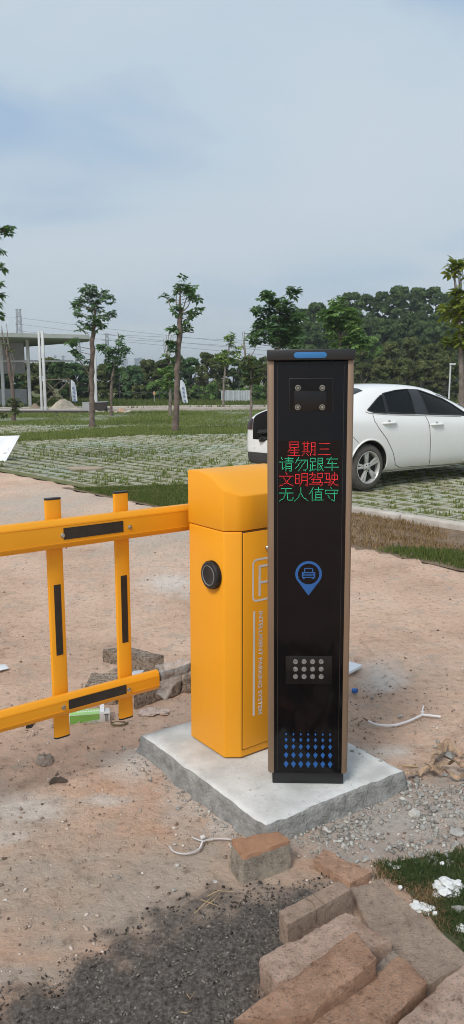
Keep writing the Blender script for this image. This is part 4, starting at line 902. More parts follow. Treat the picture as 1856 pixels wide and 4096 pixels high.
shard('grey_stone', 'flat blue grey stone in the grass at the right edge', 'stone', G(1150, 2294), .03, .016, .012, m_rock, 71, yaw=.1)
# white ties
def ribbon(name, label, pts, w, th, z=.012):
    P3 = [G(*p, z) if len(p) == 2 else G(*p) for p in pts]; m_ = MB()
    # smooth path
    Q = []
    for i in range(len(P3) - 1):
        p0, p1, p2, p3 = P3[max(i - 1, 0)], P3[i], P3[i + 1], P3[min(i + 2, len(P3) - 1)]
        for k in range(6): t = k / 6; Q.append(.5 * ((2 * p1) + (p2 - p0) * t + (2 * p0 - 5 * p1 + 4 * p2 - p3) * t * t + (3 * p1 - p0 - 3 * p2 + p3) * t ** 3))
    Q.append(P3[-1]); V = []
    for i, p in enumerate(Q):
        t = (Q[min(i + 1, len(Q) - 1)] - Q[max(i - 1, 0)]).normalized(); s_ = Vector((-t.y, t.x, 0)).normalized() * w / 2; u_ = Vector((0, 0, th))
        V += [p - s_ * .6 - u_ * .2, p + s_ * .6 + u_ * .6, p + s_ * .6 + u_ * 1.6, p - s_ * .6 + u_]
    n_ = len(Q); F = [(i * 4 + k, i * 4 + (k + 1) % 4, i * 4 + 4 + (k + 1) % 4, i * 4 + 4 + k) for i in range(n_ - 1) for k in range(4)] + [(0, 3, 2, 1), (n_ * 4 - 4, n_ * 4 - 3, n_ * 4 - 2, n_ * 4 - 1)]
    m_.add(V, F); return m_, P3
def ziptie(label, loop, tail, head):
    root = thing('cable_tie', label, 'cable tie', G(*head)); 
    for nm, pts in (('strap', loop), ('tail', tail)):
        m_, _ = ribbon(nm, '', pts, .010, .004); m_.v = [tuple(Vector(p) - G(*head)) for p in m_.v]; m_.build(nm, m_zip, root, bevel=0)
    m_ = MB(); m_.box((0, 0, .016), (.014, .012, .010), Matrix.Rotation(.5, 3, 'Z')); m_.build('head', m_zip, root, bevel=.002)
ziptie('white nylon cable tie curled on the dirt left of the broken block', [(582, 2113), (545, 2111), (512, 2118), (500, 2138), (470, 2149), (440, 2145), (426, 2130)], [(512, 2118), (498, 2114), (483, 2107)], (510, 2117))
ziptie('white nylon cable tie lying on the dirt to the right of the slab', [(926, 1815), (945, 1823), (985, 1826), (1025, 1816), (1062, 1799)], [(1062, 1799), (1085, 1801), (1108, 1804)], (1062, 1800))
m_, _ = ribbon('tie_strip', '', [(1062, 1799), (1063, 1788), (1065, 1777)], .009, .004); o = m_.build('tie_strip', m_zip); tag(o, 'short white nylon strip end standing off the right cable tie', 'cable tie')
# blue pipe cap
mb = MB(); p = G(892, 1743); mb.lathe([(.012, -.012), (.0125, .012), (.0105, .012), (.010, -.006)], 20, Matrix.Rotation(R(82), 4, 'Y')); o = mb.build('plastic_ferrule', M('blue_plastic', (.04, .16, .48), rough=.4), None, smooth=True); o.location = p + Vector((0, 0, .012)); o.rotation_euler = (0, 0, R(-25)); tag(o, 'small bright blue plastic ferrule on the dirt right of the post', 'ferrule')
# nut on the slab
mb = MB(); p = G(797, 1951, ZS); mb.lathe([(.009, 0), (.009, .010), (.0045, .010), (.0045, 0)], 6, Matrix.Rotation(R(60), 4, 'X'), close=True); o = mb.build('hex_nut', m_steel, None, bevel=.0008); o.location = p + Vector((0, 0, .008)); tag(o, 'steel hex nut on the slab in front of the post', 'nut')
# black pipe stubs by the fence
for a, b_, lb in (((68, 1776, .015), (90, 1781, .015), 'dark short pipe stub behind the lower boom beam'), ((72, 1830, .013), (82, 1812, .018), 'black pipe stub lying under the lower boom beam')):
    mb = MB(); mb.tube([G(*a), G(*b_)], .013, 12); o = mb.build('pipe_stub', m_black, None, smooth=True); tag(o, lb, 'pipe')
mb = MB(); p0 = G(300, 1822, .01); mb.tube([p0 + Vector((.035 * math.cos(a * .5), .02 * math.sin(a * .5), .002 * a * .3)) for a in range(14)], .004, 6); o = mb.build('cord_coil', M('olive_cord', (.14, .11, .05), rough=.7), None, smooth=True); tag(o, 'small coil of dark cord beside the green carton', 'cord')
# holed lump and crater rim
p = G(113, 1918); mb = MB(); prf = []
V = []; n_ = 26; rings = [(.036, 0), (.034, .012), (.028, .026), (.020, .030), (.013, .022), (.010, .004), (.001, .002)]
for r_, h_ in rings:
    for k in range(n_): a = 2 * math.pi * k / n_; w = 1 + .7 * (float(fbm(math.cos(a) * 2 + 5, math.sin(a) * 2 + 5, h_ * 60, s=4)) - .5); V.append((r_ * w * math.cos(a), r_ * w * .8 * math.sin(a), h_ * (1 + .6 * (float(vn(math.cos(a) * 3 + 3, math.sin(a) * 3 + 3, s=8)) - .4))))
mb.add(V, [(i * n_ + k, i * n_ + (k + 1) % n_, (i + 1) * n_ + (k + 1) % n_, (i + 1) * n_ + k) for i in range(len(rings) - 1) for k in range(n_)]); o = mb.build('hollow_lump', M('dusty_lump', (.33, .28, .24), (.2, .165, .14), rough=.95, scale=60, bs=120, bd=.006), None); o.location = p; tag(o, 'hollow broken lump with a dark hole on the dirt below the fence', 'lump')
p = G(146, 1966); mb = MB(); V = []
for k in range(18):
    f = k / 17; x_ = -.034 + .068 * f; h_ = .016 * math.sin(math.pi * f) * (.7 + .6 * float(vn(f * 6, 1, s=4))); yy = .006 * math.sin(f * 5)
    V += [(x_, yy - .010, -.004), (x_, yy - .006, h_), (x_, yy + .004, h_ * .9), (x_, yy + .014, -.004)]
mb.add(V, [(i * 4 + k, i * 4 + k + 1, i * 4 + 5 + k, i * 4 + 4 + k) for i in range(17) for k in range(3)]); o = mb.build('rubber_shard', M('brown_shard', (.10, .075, .055), (.06, .045, .033), rough=.85, scale=60), None); o.location = p + Vector((0, 0, .003)); o.rotation_euler = (0, 0, R(22)); tag(o, 'dark curved shard on the dirt below the hollow lump', 'shard')
# torn dried strips on the right
m_bark = M('dried_strip', (.46, .32, .215), (.19, .125, .08), rough=.85, scale=30, bs=140, bd=.006)
strips = [([(1015, 1962), (1050, 1948), (1085, 1942)], .018), ([(1078, 1945), (1092, 1915), (1110, 1893), (1122, 1878)], .034), ([(1120, 1880), (1145, 1893), (1185, 1912)], .022), ([(1082, 1946), (1120, 1953), (1190, 1965)], .020), ([(1086, 1940), (1115, 1925), (1150, 1935), (1180, 1938)], .026)]
for k, (pts, w) in enumerate(strips):
    m_ = MB(); P3 = [G(*q, .020) for q in pts]; V = []; n_ = 24
    for i in range(n_):
        f = i / (n_ - 1) * (len(P3) - 1); j = min(int(f), len(P3) - 2); p = P3[j].lerp(P3[j + 1], f - j); t = (P3[j + 1] - P3[j]).normalized(); s_ = Vector((-t.y, t.x, 0))
        tw = 2.2 * (float(vn(i * .33, k * 3, s=5)) - .5); lift = .034 * float(vn(i * .3, k * 5 + 1, s=6)); ww = w / 2 * (.6 + .7 * float(vn(i * .6, k, s=9)))
        sv = s_ * math.cos(tw) + Vector((0, 0, 1)) * math.sin(tw); up = Vector((0, 0, .003))
        V += [p - sv * ww + Vector((0, 0, lift)), p + Vector((0, 0, lift + .006)), p + sv * ww + Vector((0, 0, lift)), p + sv * ww + Vector((0, 0, lift)) - up, p + Vector((0, 0, lift + .002)), p - sv * ww + Vector((0, 0, lift)) - up]
    m_.add(V, [(i * 6 + q, i * 6 + (q + 1) % 6, i * 6 + 6 + (q + 1) % 6, i * 6 + 6 + q) for i in range(n_ - 1) for q in range(6)]); o = m_.build('dried_strip', m_bark)
    tag(o, ('narrow dried strip reaching from the slab corner to the tangle', 'wide upright dried strip forming the left peak of the tangle', 'dried strip running right from the top of the tangle', 'lowest dried strip along the bottom of the tangle', 'crumpled dried strip in the middle of the tangle')[k], 'plant debris', 'dried strips right of the slab')
# straw on the asphalt crumbs
for k, (a, c_, b_) in enumerate((((488, 2298), (515, 2272), (546, 2245)), ((520, 2255), (548, 2240), (590, 2243)), ((505, 2262), (525, 2270), (552, 2280)), ((515, 2280), (540, 2262), (560, 2235)), ((470, 2500), (478, 2512), (490, 2495)), ((455, 2545), (470, 2548), (482, 2540)))):
    mb = MB(); mb.tube([G(*a, .022), G(*c_, .034), G(*b_, .024)], [.0012, .0016, .0008], 5); o = mb.build('straw', m_straw); tag(o, ('longest straw stalk of the bunch on the asphalt crumbs', 'straw stalk of the bunch pointing right towards the pile', 'short straw stalk crossing below the bunch', 'steep straw stalk crossing the bunch', 'lone straw bit in the middle of the asphalt crumbs', 'lone straw bit near the lower edge of the asphalt crumbs')[k], 'straw', 'straw stalks on the asphalt crumbs')
for k, (a, b_) in enumerate((((884, 1812, .01), (900, 1806, .012)), ((895, 1822, .008), (912, 1812, .016)), ((914, 1806, .01), (924, 1812, .01)), ((1012, 1926, .008), (1052, 1928, .008)))):
    mb = MB(); mb.tube([G(*a), G(*b_)], .004, 6); o = mb.build('twig', m_bark if k != 3 else m_straw); tag(o, ('upper brown twig beside the right edge of the post', 'lower brown twig beside the right edge of the post', 'twig just left of the right cable tie', 'straight straw coloured twig at the right slab corner')[k], 'twig', 'twigs right of the post')

# ---- rubble: chunks one can pick out, then crumbs
CHUNKS = [(918, 2163, .022), (1042, 2052, .028), (1150, 2098, .030), (1120, 2110, .02), (1080, 2120, .02), (978, 2180, .016), (1000, 2186, .020), (955, 2160, .014), (935, 2140, .014), (870, 2068, .012), (845, 2080, .014), (880, 2050, .012), (915, 2052, .013), (1100, 2040, .018), (1130, 2030, .018),
          (1010, 2020, .014), (1060, 2000, .016), (990, 2040, .011), (950, 2100, .012), (1140, 2130, .016), (1090, 2160, .014), (1030, 2150, .014), (1050, 2175, .018), (900, 2170, .011), (860, 2100, .011), (830, 2105, .010), (1155, 2050, .02), (1110, 2000, .014), (930, 2020, .010), (970, 2140, .012), (1070, 2060, .012), (960, 2060, .010)]
for k, (px, py, r_) in enumerate(CHUNKS):
    rr_ = random.Random(k); shard('concrete_chunk', '%s concrete chunk from the left in the rubble right of the slab' % ORD[sorted(CHUNKS).index((px, py, r_))], 'rubble', G(px, py), r_ * rr_.uniform(.8, 1.15), r_ * rr_.uniform(.55, .85), r_ * rr_.uniform(.35, .6), m_stone if k in (0, 1, 2, 5, 6, 9, 22) else m_rock, 100 + k, rough=.75, yaw=rr_.uniform(0, 3), sub=2, group='concrete chunks in the rubble')
for k, (px, py, r_, z) in enumerate(((885, 1890, .010, ZS), (905, 1897, .008, ZS), (925, 1893, .007, ZS), (912, 1905, .006, ZS), (958, 1915, .010, ZS), (898, 1880, .006, ZS))):
    shard('slab_pebble', ('large cement crumb on the slab nearest the post', 'second cement crumb from the post on the slab', 'third cement crumb from the post on the slab', 'cement crumb in front of the others on the slab', 'lone cement crumb near the right slab edge', 'small cement crumb furthest back on the slab')[k], 'pebble', G(px, py, z), r_, r_ * .8, r_ * .5, m_rock, 140 + k, sub=2, rough=.7, group='cement crumbs on the slab')
for k, (px, py, r_) in enumerate(((935, 1757, .013), (1008, 1803, .018), (1100, 1868, .013), (1095, 1880, .012), (1130, 1905, .030), (1120, 1952, .014))):
    shard('loose_stone', ('grey loose stone next to the blue ferrule', 'grey loose stone above the middle of the right cable tie', 'upper of two loose stones left of the dried tangle', 'lower of two loose stones left of the dried tangle', 'large flat grey stone inside the dried tangle', 'small stone below the dried tangle')[k], 'stone', G(px, py), r_, r_ * .75, r_ * .5, m_rock, 150 + k, sub=2, rough=.6, group='loose stones right of the slab')
SMALL = ((312, 1884, .010), (440, 2125, .008), (438, 2240, .012), (540, 2220, .010), (248, 2412, .008), (315, 2484, .008), (446, 2035, .01), (425, 2015, .009), (660, 2100, .009), (530, 1985, .014), (355, 2360, .010), (445, 2180, .012), (300, 2210, .011))
for k, (px, py, r_) in enumerate(SMALL):
    shard('small_stone', '%s small stone from the left on the dirt left of the slab' % ORD[sorted(SMALL).index((px, py, r_))], 'stone', G(px, py), r_, r_ * .8, r_ * .55, m_stone if k % 2 else m_rock, 170 + k, sub=2, rough=.6, group='small stones left of the slab')
ICO = bmesh.new(); bmesh.ops.create_icosphere(ICO, subdivisions=1, radius=1); IV = np.array([v.co[:] for v in ICO.verts]); IF = np.array([[v.index for v in f.verts] for f in ICO.faces]); ICO.free()
def crumbs(name, label, xyp, rmin, rmax, mat, flat=.6, power=2.2, zoff=.3, parent=None):
    N_ = len(xyp); r_ = rmin + (rmax - rmin) * RNG.uniform(0, 1, N_) ** power
    B_ = IV[None] * (1 + RNG.uniform(-.5, .45, (N_, len(IV), 1))); B_ = B_ * np.stack([r_ * RNG.uniform(.8, 1.3, N_), r_ * RNG.uniform(.6, 1., N_), r_ * flat * RNG.uniform(.7, 1.2, N_)], -1)[:, None]
    V = np.einsum('nij,nkj->nki', rotm(N_), B_); V[:, :, 2] *= .8
    zz = gz(xyp[:, 0], xyp[:, 1]) + np.interp(0, [0, 1], [0, 1])
    V += np.stack([xyp[:, 0], xyp[:, 1], zz + r_ * zoff], -1)[:, None]
    F = (IF[None] + (np.arange(N_) * len(IV))[:, None, None]).reshape(-1, 3)
    o = npmesh(name, V.reshape(-1, 3), F, mat, parent, attr=dict(rnd=np.repeat(RNG.uniform(0, 1, N_), len(IV)))); tag(o, label, 'gravel', kind='stuff'); return o
def crumbmat(name, stops):
    m, n, b = newmat(name); c_ = ramp(n, attr(n, 'rnd'), stops); c_ = mix(n, 1., c_, ramp(n, noise(n, worldco(n), 160, 4), [(.3, (.7, .7, .7)), (.7, (1.15, 1.15, 1.15))]), 'MULTIPLY')
    n.links.new(c_, b.inputs['Base Color']); b.inputs['Roughness'].default_value = .85; b.inputs['Specular IOR Level'].default_value = .3; return m
m_ac = crumbmat('asphalt_crumb', [(0, (.022, .018, .016)), (.40, (.080, .067, .058)), (.75, (.21, .180, .155)), (.985, (.27, .235, .21)), (1, (.42, .39, .36))])
m_rc = crumbmat('rubble_crumb', [(0, (.20, .18, .16)), (.6, (.36, .34, .31)), (1, (.52, .50, .46))])
m_pc = crumbmat('pebble', [(0, (.13, .09, .07)), (.4, (.36, .27, .21)), (.8, (.52, .42, .35)), (1, (.70, .64, .58))])
q = scatter(100000, -1.1, .6, 1.3, 2.35); d_ = polydist(q[:, 0], q[:, 1], ASPH) + (fbm(q[:, 0] * 14, q[:, 1] * 14, s=21) - .5) * .16
q = q[(d_ < .05) & (RNG.uniform(0, 1, len(q)) < sstep(.05, -.14, d_))][:40000]
o = crumbs('asphalt_crumbs', 'heap of dark loose asphalt crumbs at the lower left of the brick pile', q, .0016, .0054, m_ac, zoff=1.9)
q = scatter(30000, -1.2, 1.4, 1.4, 2.7); d_ = polydist(q[:, 0], q[:, 1], RUBB) + (fbm(q[:, 0] * 12, q[:, 1] * 12, s=25) - .5) * .2
q = q[(d_ < .02) & (RNG.uniform(0, 1, len(q)) < .75 * sstep(.03, -.10, d_) * sstep(.35, .62, fbm(q[:, 0] * 9, q[:, 1] * 9, s=27)))][:4000]
crumbs('rubble_crumbs', 'grey gravel and cement crumbs strewn right of the slab', q, .003, .014, m_rc)
# crumbs along the foot of the slab
e_ = []
for A_, B_ in ((SA, SB), (SB, SCc)):
    f = RNG.uniform(0, 1, 260); o_ = RNG.exponential(.035, 260) + .03; dr = (B_ - A_).normalized(); nn_ = Vector((dr.y, -dr.x, 0)); 
    e_.append(np.stack([A_.x + (B_.x - A_.x) * f + nn_.x * o_, A_.y + (B_.y - A_.y) * f + nn_.y * o_], -1))
crumbs('slab_foot_crumbs', 'cement crumbs along the foot of the slab', np.concatenate(e_), .0015, .009, m_rc, power=3)
q = np.concatenate([scatter(4200, -1.1, 1.1, 1.5, 3.6), scatter(2600, -2.2, 2.2, 3.6, 7.5)]); s_, t_ = st(q[:, 0], q[:, 1]); q = q[(t_ < -.1) & ~inpoly(q[:, 0], q[:, 1], [SA, SB, SCc, SD])]
crumbs('scattered_pebbles', 'fine pebbles strewn over the dry dirt ground', q, .0015, .009, m_pc, power=3)
# ================================================================== WHITE CAR
CA = R(37); cc = G(925, 1238); rt = Vector((math.sin(CA), -math.cos(CA), 0)); CO = cc - rt * .87; CO.z = .02
car = thing('parked_car', 'white sedan parked on the grass pavers with its boot open', 'car', CO, CA)
CMI = (Matrix.Translation(CO) @ Matrix.Rotation(CA, 4, 'Z')).inverted()
bvh = None
def cs(zx, zy, y=-.875):
    px, py = 616.2 + zx * .472, 943.2 + zy * .472
    l = CMI @ PL(px, py, CO + rt * (-y), rt)
    if bvh is not None:
        o_ = CMI @ Vector((0, 0, CAM_H)); h = bvh.ray_cast(o_, (l - o_).normalized())
        if h[0] is not None: return h[0].x, h[0].z
    return l.x, l.z
m_paint = M('white_car_paint', (.84, .83, .81), (.82, .81, .79), rough=.28, scale=2, coat=.6, spec=.5)
m_trim = M('car_black_trim', (.014, .014, .015), rough=.35, scale=10); m_liner = M('car_liner', (.018, .017, .016), rough=.9, scale=20)
m_bump = M('grey_black_bumper', (.055, .050, .046), rough=.7, scale=20)
m_glass, n, b = newmat('tinted_car_glass'); b.inputs['Base Color'].default_value = (.012, .013, .012, 1); b.inputs['Roughness'].default_value = .04; b.inputs['Specular IOR Level'].default_value = .35
tr = n.nodes.new('ShaderNodeBsdfTransparent'); tr.inputs[0].default_value = (.55, .57, .55, 1); ms = n.nodes.new('ShaderNodeMixShader'); ms.inputs[0].default_value = .45
n.links.new(tr.outputs[0], ms.inputs[1]); n.links.new(b.outputs[0], ms.inputs[2]); n.links.new(ms.outputs[0], [x for x in n.nodes if x.type == 'OUTPUT_MATERIAL'][0].inputs[0])
m_dglass, n, b = newmat('dark_rear_glass'); b.inputs['Base Color'].default_value = (.012, .013, .012, 1); b.inputs['Roughness'].default_value = .05; b.inputs['Specular IOR Level'].default_value = .3
m_tyre = M('tyre_rubber', (.105, .095, .085), (.075, .068, .061), rough=.85, scale=20); m_alloy = M('alloy', (.58, .57, .55), rough=.35, metal=.35, scale=10); m_lamp = M('tail_lamp', (.035, .012, .012), rough=.12, scale=8)
ST = [(-.93, .36, .60, .86, .48, .93, .965), (-.885, .28, .70, .90, .56, .995, 1.02), (-.68, .24, .81, .96, .64, 1.05, 1.075), (-.50, .22, .885, .985, .645, 1.09, 1.115), (-.28, .22, .89, .99, .60, 1.215, 1.24), (.02, .22, .89, .985, .58, 1.325, 1.355), (.38, .20, .89, .975, .58, 1.38, 1.43), (.9, .20, .89, .955, .59, 1.39, 1.45),
      (1.55, .20, .89, .935, .59, 1.36, 1.43), (2.05, .20, .89, .92, .60, 1.22, 1.285), (2.55, .20, .89, .905, .66, .985, 1.04), (2.85, .20, .885, .87, .66, .93, .97), (3.2, .22, .86, .80, .60, .86, .89), (3.5, .26, .74, .70, .5, .74, .77), (3.6, .34, .6, .6, .4, .64, .66)]
V = []; F = []; nk = 16
for x, zb_, w, zbelt, yc_, zc_, zr in ST:
    h = [(0, zb_), (w * .82, zb_), (w * .945, zb_ + .05), (w * .99, zb_ + (zbelt - zb_) * .30), (w, zb_ + (zbelt - zb_) * .55), (w * .985, zb_ + (zbelt - zb_) * .88), (w * .945, zbelt + .012), (yc_, zc_), (yc_ * .72, zr - .012), (0, zr)]
    ring = [(x, -y, z) for y, z in h] + [(x, y, z) for y, z in reversed(h[1:-1])]; nk = len(ring); V += ring
for i in range(len(ST) - 1): F += [(i * nk + k, (i + 1) * nk + k, (i + 1) * nk + (k + 1) % nk, i * nk + (k + 1) % nk) for k in range(nk)]
F += [tuple(range(nk)), tuple(reversed(range((len(ST) - 1) * nk, len(ST) * nk)))]
mb = MB(); mb.add(V, F); body = mb.build('body', [m_paint, m_liner], car)
md = body.modifiers.new('s', 'SUBSURF'); md.levels = 3; md.render_levels = 3
def cutter(mb_): o = mb_.build('cut', [m_paint, m_liner]); o.data.polygons.foreach_set('material_index', np.ones(len(o.data.polygons), np.int32)); o.matrix_world = Matrix.Translation(CO) @ Matrix.Rotation(CA, 4, 'Z'); return o
smooth_me = baked(body); bvh = BVHTree.FromPolygons([v.co[:] for v in smooth_me.vertices], [p.vertices[:] for p in smooth_me.polygons])
Wq = [cs(652, 188), cs(700, 130), cs(724, 106), cs(752, 203), cs(690, 200)]
Wr = [cs(764, 203), cs(733, 99), cs(800, 82), cs(862, 76), cs(908, 206), cs(840, 206)]
xe = cs(1150, 218); far_ = (2.45, xe[1] - .04)
Wf = [cs(975, 208), cs(918, 79), cs(1050, 97), cs(1120, 128), cs(1160, 158), (2.28, far_[1] + .03), cs(1150, 213)]
cuts = []
for x in (0, 2.7):
    for s_ in (-1, 1): m_ = MB(); m_.lathe([(.362, -.18), (.362, .25)], 48, Matrix.Translation((x, s_ * .86, .325)) @ Matrix.Rotation(R(90), 4, 'X')); cuts.append(cutter(m_))
m_ = MB(); m_.prism([(-1.3, .665), (-.915, .665), (-.55, .60), (-.55, 1.3), (-1.3, 1.3)], -.50, .50, lambda u, v, h: (u, h, v)); cuts.append(cutter(m_))
for W_ in (Wq, Wr, Wf):
    gx_ = sum(q_[0] for q_ in W_) / len(W_); gz_ = sum(q_[1] for q_ in W_) / len(W_)
    m_ = MB(); m_.prism([(gx_ + (x_ - gx_) * .97, gz_ + (z_ - gz_) * .97) for x_, z_ in W_], -1.2, 1.2, lambda u, v, h: (u, h, v)); cuts.append(cutter(m_))
for c_ in cuts:
    d_ = body.modifiers.new('b', 'BOOLEAN'); d_.object = c_; d_.operation = 'DIFFERENCE'; d_.solver = 'EXACT'
nm = baked(body); body.modifiers.clear(); body.data = nm
for c_ in cuts: bpy.data.objects.remove(c_)
nm.polygons.foreach_set('use_smooth', np.ones(len(nm.polygons), bool))
try: nm.set_sharp_from_angle(angle=R(38))
except Exception: pass
def sidey(x, z):
    h = bvh.ray_cast(Vector((x, -2, z)), Vector((0, 1, 0))); return h[0].y if h[0] else -.6
def panel(name, poly, off, mat, parent, nx_=26, nz_=8, thick=.004):
    xs = np.linspace(min(p[0] for p in poly) + 1e-4, max(p[0] for p in poly) - 1e-4, nx_); V = []
    for x in xs:
        zz = []
        for i in range(len(poly)):
            (xa, za), (xb_, zb_) = poly[i], poly[(i + 1) % len(poly)]
            if (xa <= x) != (xb_ <= x): zz.append(za + (zb_ - za) * (x - xa) / (xb_ - xa))
        lo, hi = (min(zz), max(zz)) if zz else (0, 0)
        for k in range(nz_): z = lo + (hi - lo) * k / (nz_ - 1); V.append((x, sidey(x, z) - off, z))
    F = [(i * nz_ + k, (i + 1) * nz_ + k, (i + 1) * nz_ + k + 1, i * nz_ + k + 1) for i in range(nx_ - 1) for k in range(nz_ - 1)]
    b0 = len(V); V += [(x, y + thick, z) for x, y, z in V]; F += [tuple(b0 + q_ for q_ in reversed(f)) for f in F]
    rim = [k for k in range(nz_)] + [i * nz_ + nz_ - 1 for i in range(1, nx_)] + [(nx_ - 1) * nz_ + k for k in range(nz_ - 2, -1, -1)] + [i * nz_ for i in range(nx_ - 2, 0, -1)]
    F += [(rim[i], rim[(i + 1) % len(rim)], b0 + rim[(i + 1) % len(rim)], b0 + rim[i]) for i in range(len(rim))]
    m_ = MB(); m_.add(V, F); return m_.build(name, mat, parent, smooth=True)
def sideline(name, pts, r_, mat, parent, off=.0):
    P3 = []
    for i in range(len(pts) - 1):
        for k in range(8): t = k / 8; P3.append((pts[i][0] * (1 - t) + pts[i + 1][0] * t, pts[i][1] * (1 - t) + pts[i + 1][1] * t))
    P3.append(pts[-1]); m_ = MB(); m_.tube([(x, sidey(x, z) - off, z) for x, z in P3], r_, 6); return m_.build(name, mat, parent, smooth=True)
def ext(p, f): return p
dlo_low = [cs(625, 186), cs(655, 199), cs(760, 208), cs(925, 212), cs(1150, 218)]; dlo_up = [cs(1165, 152), cs(1120, 118), cs(1050, 88), cs(960, 70), cs(880, 66), cs(800, 73), cs(735, 89), cs(680, 126)]
dlo = dlo_low + [far_] + dlo_up
def ring(name, W_, r_, mat, parent, off=.003):
    return sideline(name, W_ + [W_[0]], r_, mat, parent, off)
gap1 = [cs(754, 206), cs(726, 104), cs(734, 98), cs(764, 206)]; gap2 = [cs(908, 209), cs(862, 73), cs(918, 76), cs(976, 211)]
win = panel('pillar_cover', gap2, .005, m_trim, car, 16, 8); panel('quarter_pillar', gap1, .005, m_trim, car, 10, 8)
for nm_, W_ in (('quarter_glass', Wq), ('rear_window', Wr), ('front_window', Wf)):
    g_ = panel(nm_, W_, .0005, m_glass, car, 24, 8, .003); ring('window_seal', W_, .011, m_trim, g_)
    g2 = g_.copy(); g2.data = g_.data.copy(); COL.objects.link(g2); g2.parent = car; g2.data.transform(Matrix.Scale(-1, 4, (0, 1, 0)))
m_seat = M('grey_seat', (.13, .12, .115), rough=.9, scale=10)
for sx_, sy_ in ((.42, -.42), (.42, .42), (1.36, -.38), (1.36, .38)):
    m_ = MB(); m_.box((sx_, sy_, .98), (.12, .46, .36), Matrix.Rotation(R(-14), 3, 'Y')); s0_ = m_.build('seat', m_seat, car, bevel=.045, seg=3)
    m_ = MB(); m_.box((sx_ - .06, sy_, 1.235), (.10, .25, .16), Matrix.Rotation(R(-10), 3, 'Y')); m_.build('headrest', m_seat, s0_, bevel=.04, seg=3)
sideline('chrome_strip', [cs(640, 195), cs(660, 203), cs(760, 211), cs(925, 215), cs(1150, 221)], .006, m_alloy, win, .005)
door_r = [cs(960, 216), cs(983, 270), cs(987, 330), cs(985, 420), cs(976, 482), cs(900, 487), cs(825, 492), cs(800, 478), cs(788, 410), cs(755, 340), cs(715, 285), cs(690, 245), cs(680, 208)]
door_f = [cs(990, 216), cs(1008, 270), cs(1010, 330)]
m_seam = M('door_gap_dark', (.05, .048, .046), rough=.8)
rd = panel('rear_door', [p for p in door_r], .0015, m_paint, car, 40, 14, .002); sideline('door_seam', door_r, .0045, m_seam, rd, .0003)
fd_poly = [cs(963, 216), cs(986, 270), cs(990, 330), cs(988, 420), cs(979, 482), cs(1166, 468)]; x_end = 2.3
fdp = fd_poly + [(x_end, cs(1166, 468)[1]), (x_end, xe[1] - .03)]
fd = panel('front_door', fdp, .0015, m_paint, car, 40, 14, .002); sideline('door_seam', [cs(979, 483), cs(1166, 469), (x_end, cs(1166, 468)[1]), (x_end, xe[1] - .03)], .0045, m_seam, fd, .0003)
for nm_, (a, c_), dd in (('rear', (734, 806), rd), ('front', (990, 1056), fd)):
    (xa, za), (xb_, zb_) = cs(a, 258 if a < 900 else 265), cs(c_, 258 if a < 900 else 265); ym = sidey((xa + xb_) / 2, za)
    m_ = MB(); m_.tube([(xa + (xb_ - xa) * f, ym - .030 + .030 * (2 * f - 1) ** 4, za) for f in np.linspace(0, 1, 11)], [.013, .017] + [.018] * 7 + [.017, .013], 10); m_.build('door_handle', m_paint, dd, smooth=True)
    m_ = MB(); m_.lathe([(.030, 0), (.030, .002), (.001, .002)], 18, Matrix.Translation(((xa + xb_) / 2, ym + .0005, za + .012)) @ Matrix.Rotation(R(90), 4, 'X')); m_.build('handle_cup', M('handle_recess', (.45, .445, .44), rough=.4), dd)
sk = [cs(775, 532), cs(815, 505), cs(1165, 474), (2.2, .36), (2.2, .27), cs(1165, 492)]; panel('side_skirt', sk, .012, m_paint, car, 30, 5, .02)
sideline('bumper_seam', [cs(572, 326), cs(596, 350), cs(615, 375)], .003, m_seam, car, .0002)
m_ = MB(); m_.tube([(.372 * math.cos(a), sidey(.372 * math.cos(a), .325 + .372 * math.sin(a)) - .004, .325 + .372 * math.sin(a)) for a in np.linspace(-.05, math.pi + .05, 40)], .012, 8); m_.build('arch_lip', m_paint, car, smooth=True)
# rear glass, deck, boot lid, lamps, bumper
def drape(name, x0, x1, y0f, y1f, off, mat, dirv, org, nx_=14, ny_=14, parent=car):
    V = []
    for i in range(nx_):
        a = x0 + (x1 - x0) * i / (nx_ - 1)
        for j in range(ny_):
            lo, hi = y0f(a), y1f(a); c_ = lo + (hi - lo) * j / (ny_ - 1); o = org(a, c_); h = bvh.ray_cast(o, dirv); p = h[0] if h[0] else o + dirv * 2; V.append(p - dirv * off)
    m_ = MB(); m_.add(V, [(i * ny_ + k, (i + 1) * ny_ + k, (i + 1) * ny_ + k + 1, i * ny_ + k + 1) for i in range(nx_ - 1) for k in range(ny_ - 1)]); return m_.build(name, mat, parent, smooth=True)
dn = Vector((0, 0, -1)); fw_ = Vector((1, 0, 0))
drape('rear_glass', -.46, .20, lambda a: -.60 + .1 * (a + .46), lambda a: .60 - .1 * (a + .46), .006, m_dglass, dn, lambda a, c_: Vector((a, c_, 3)))
drape('windscreen', 1.72, 2.5, lambda a: -.60, lambda a: .60, .006, m_dglass, dn, lambda a, c_: Vector((a, c_, 3)))
drape('bumper_insert', -.62, .62, lambda a: .32, lambda a: .49 - .03 * a * a, .012, m_bump, fw_, lambda a, c_: Vector((-3, a, c_)), 30, 6)
for s_ in (-1, 1):
    a0, a1 = sorted((s_ * .50, s_ * .66)); drape('tail_lamp', a0, a1, lambda a: .80, lambda a: .955, .012, m_lamp, fw_, lambda a, c_: Vector((-3, a, c_)), 8, 8)
mb = MB(); mb.lathe([(.011, 0), (.011, .004), (.001, .005)], 14, Matrix.Translation((-.93, .46, .55)) @ Matrix.Rotation(R(-90), 4, 'Y')); mb.build('parking_sensor', m_paint, car, smooth=True)
mb = MB(); T_ = Matrix.Translation((-.50, 0, 1.10)) @ Matrix.Rotation(R(112), 4, 'Y')
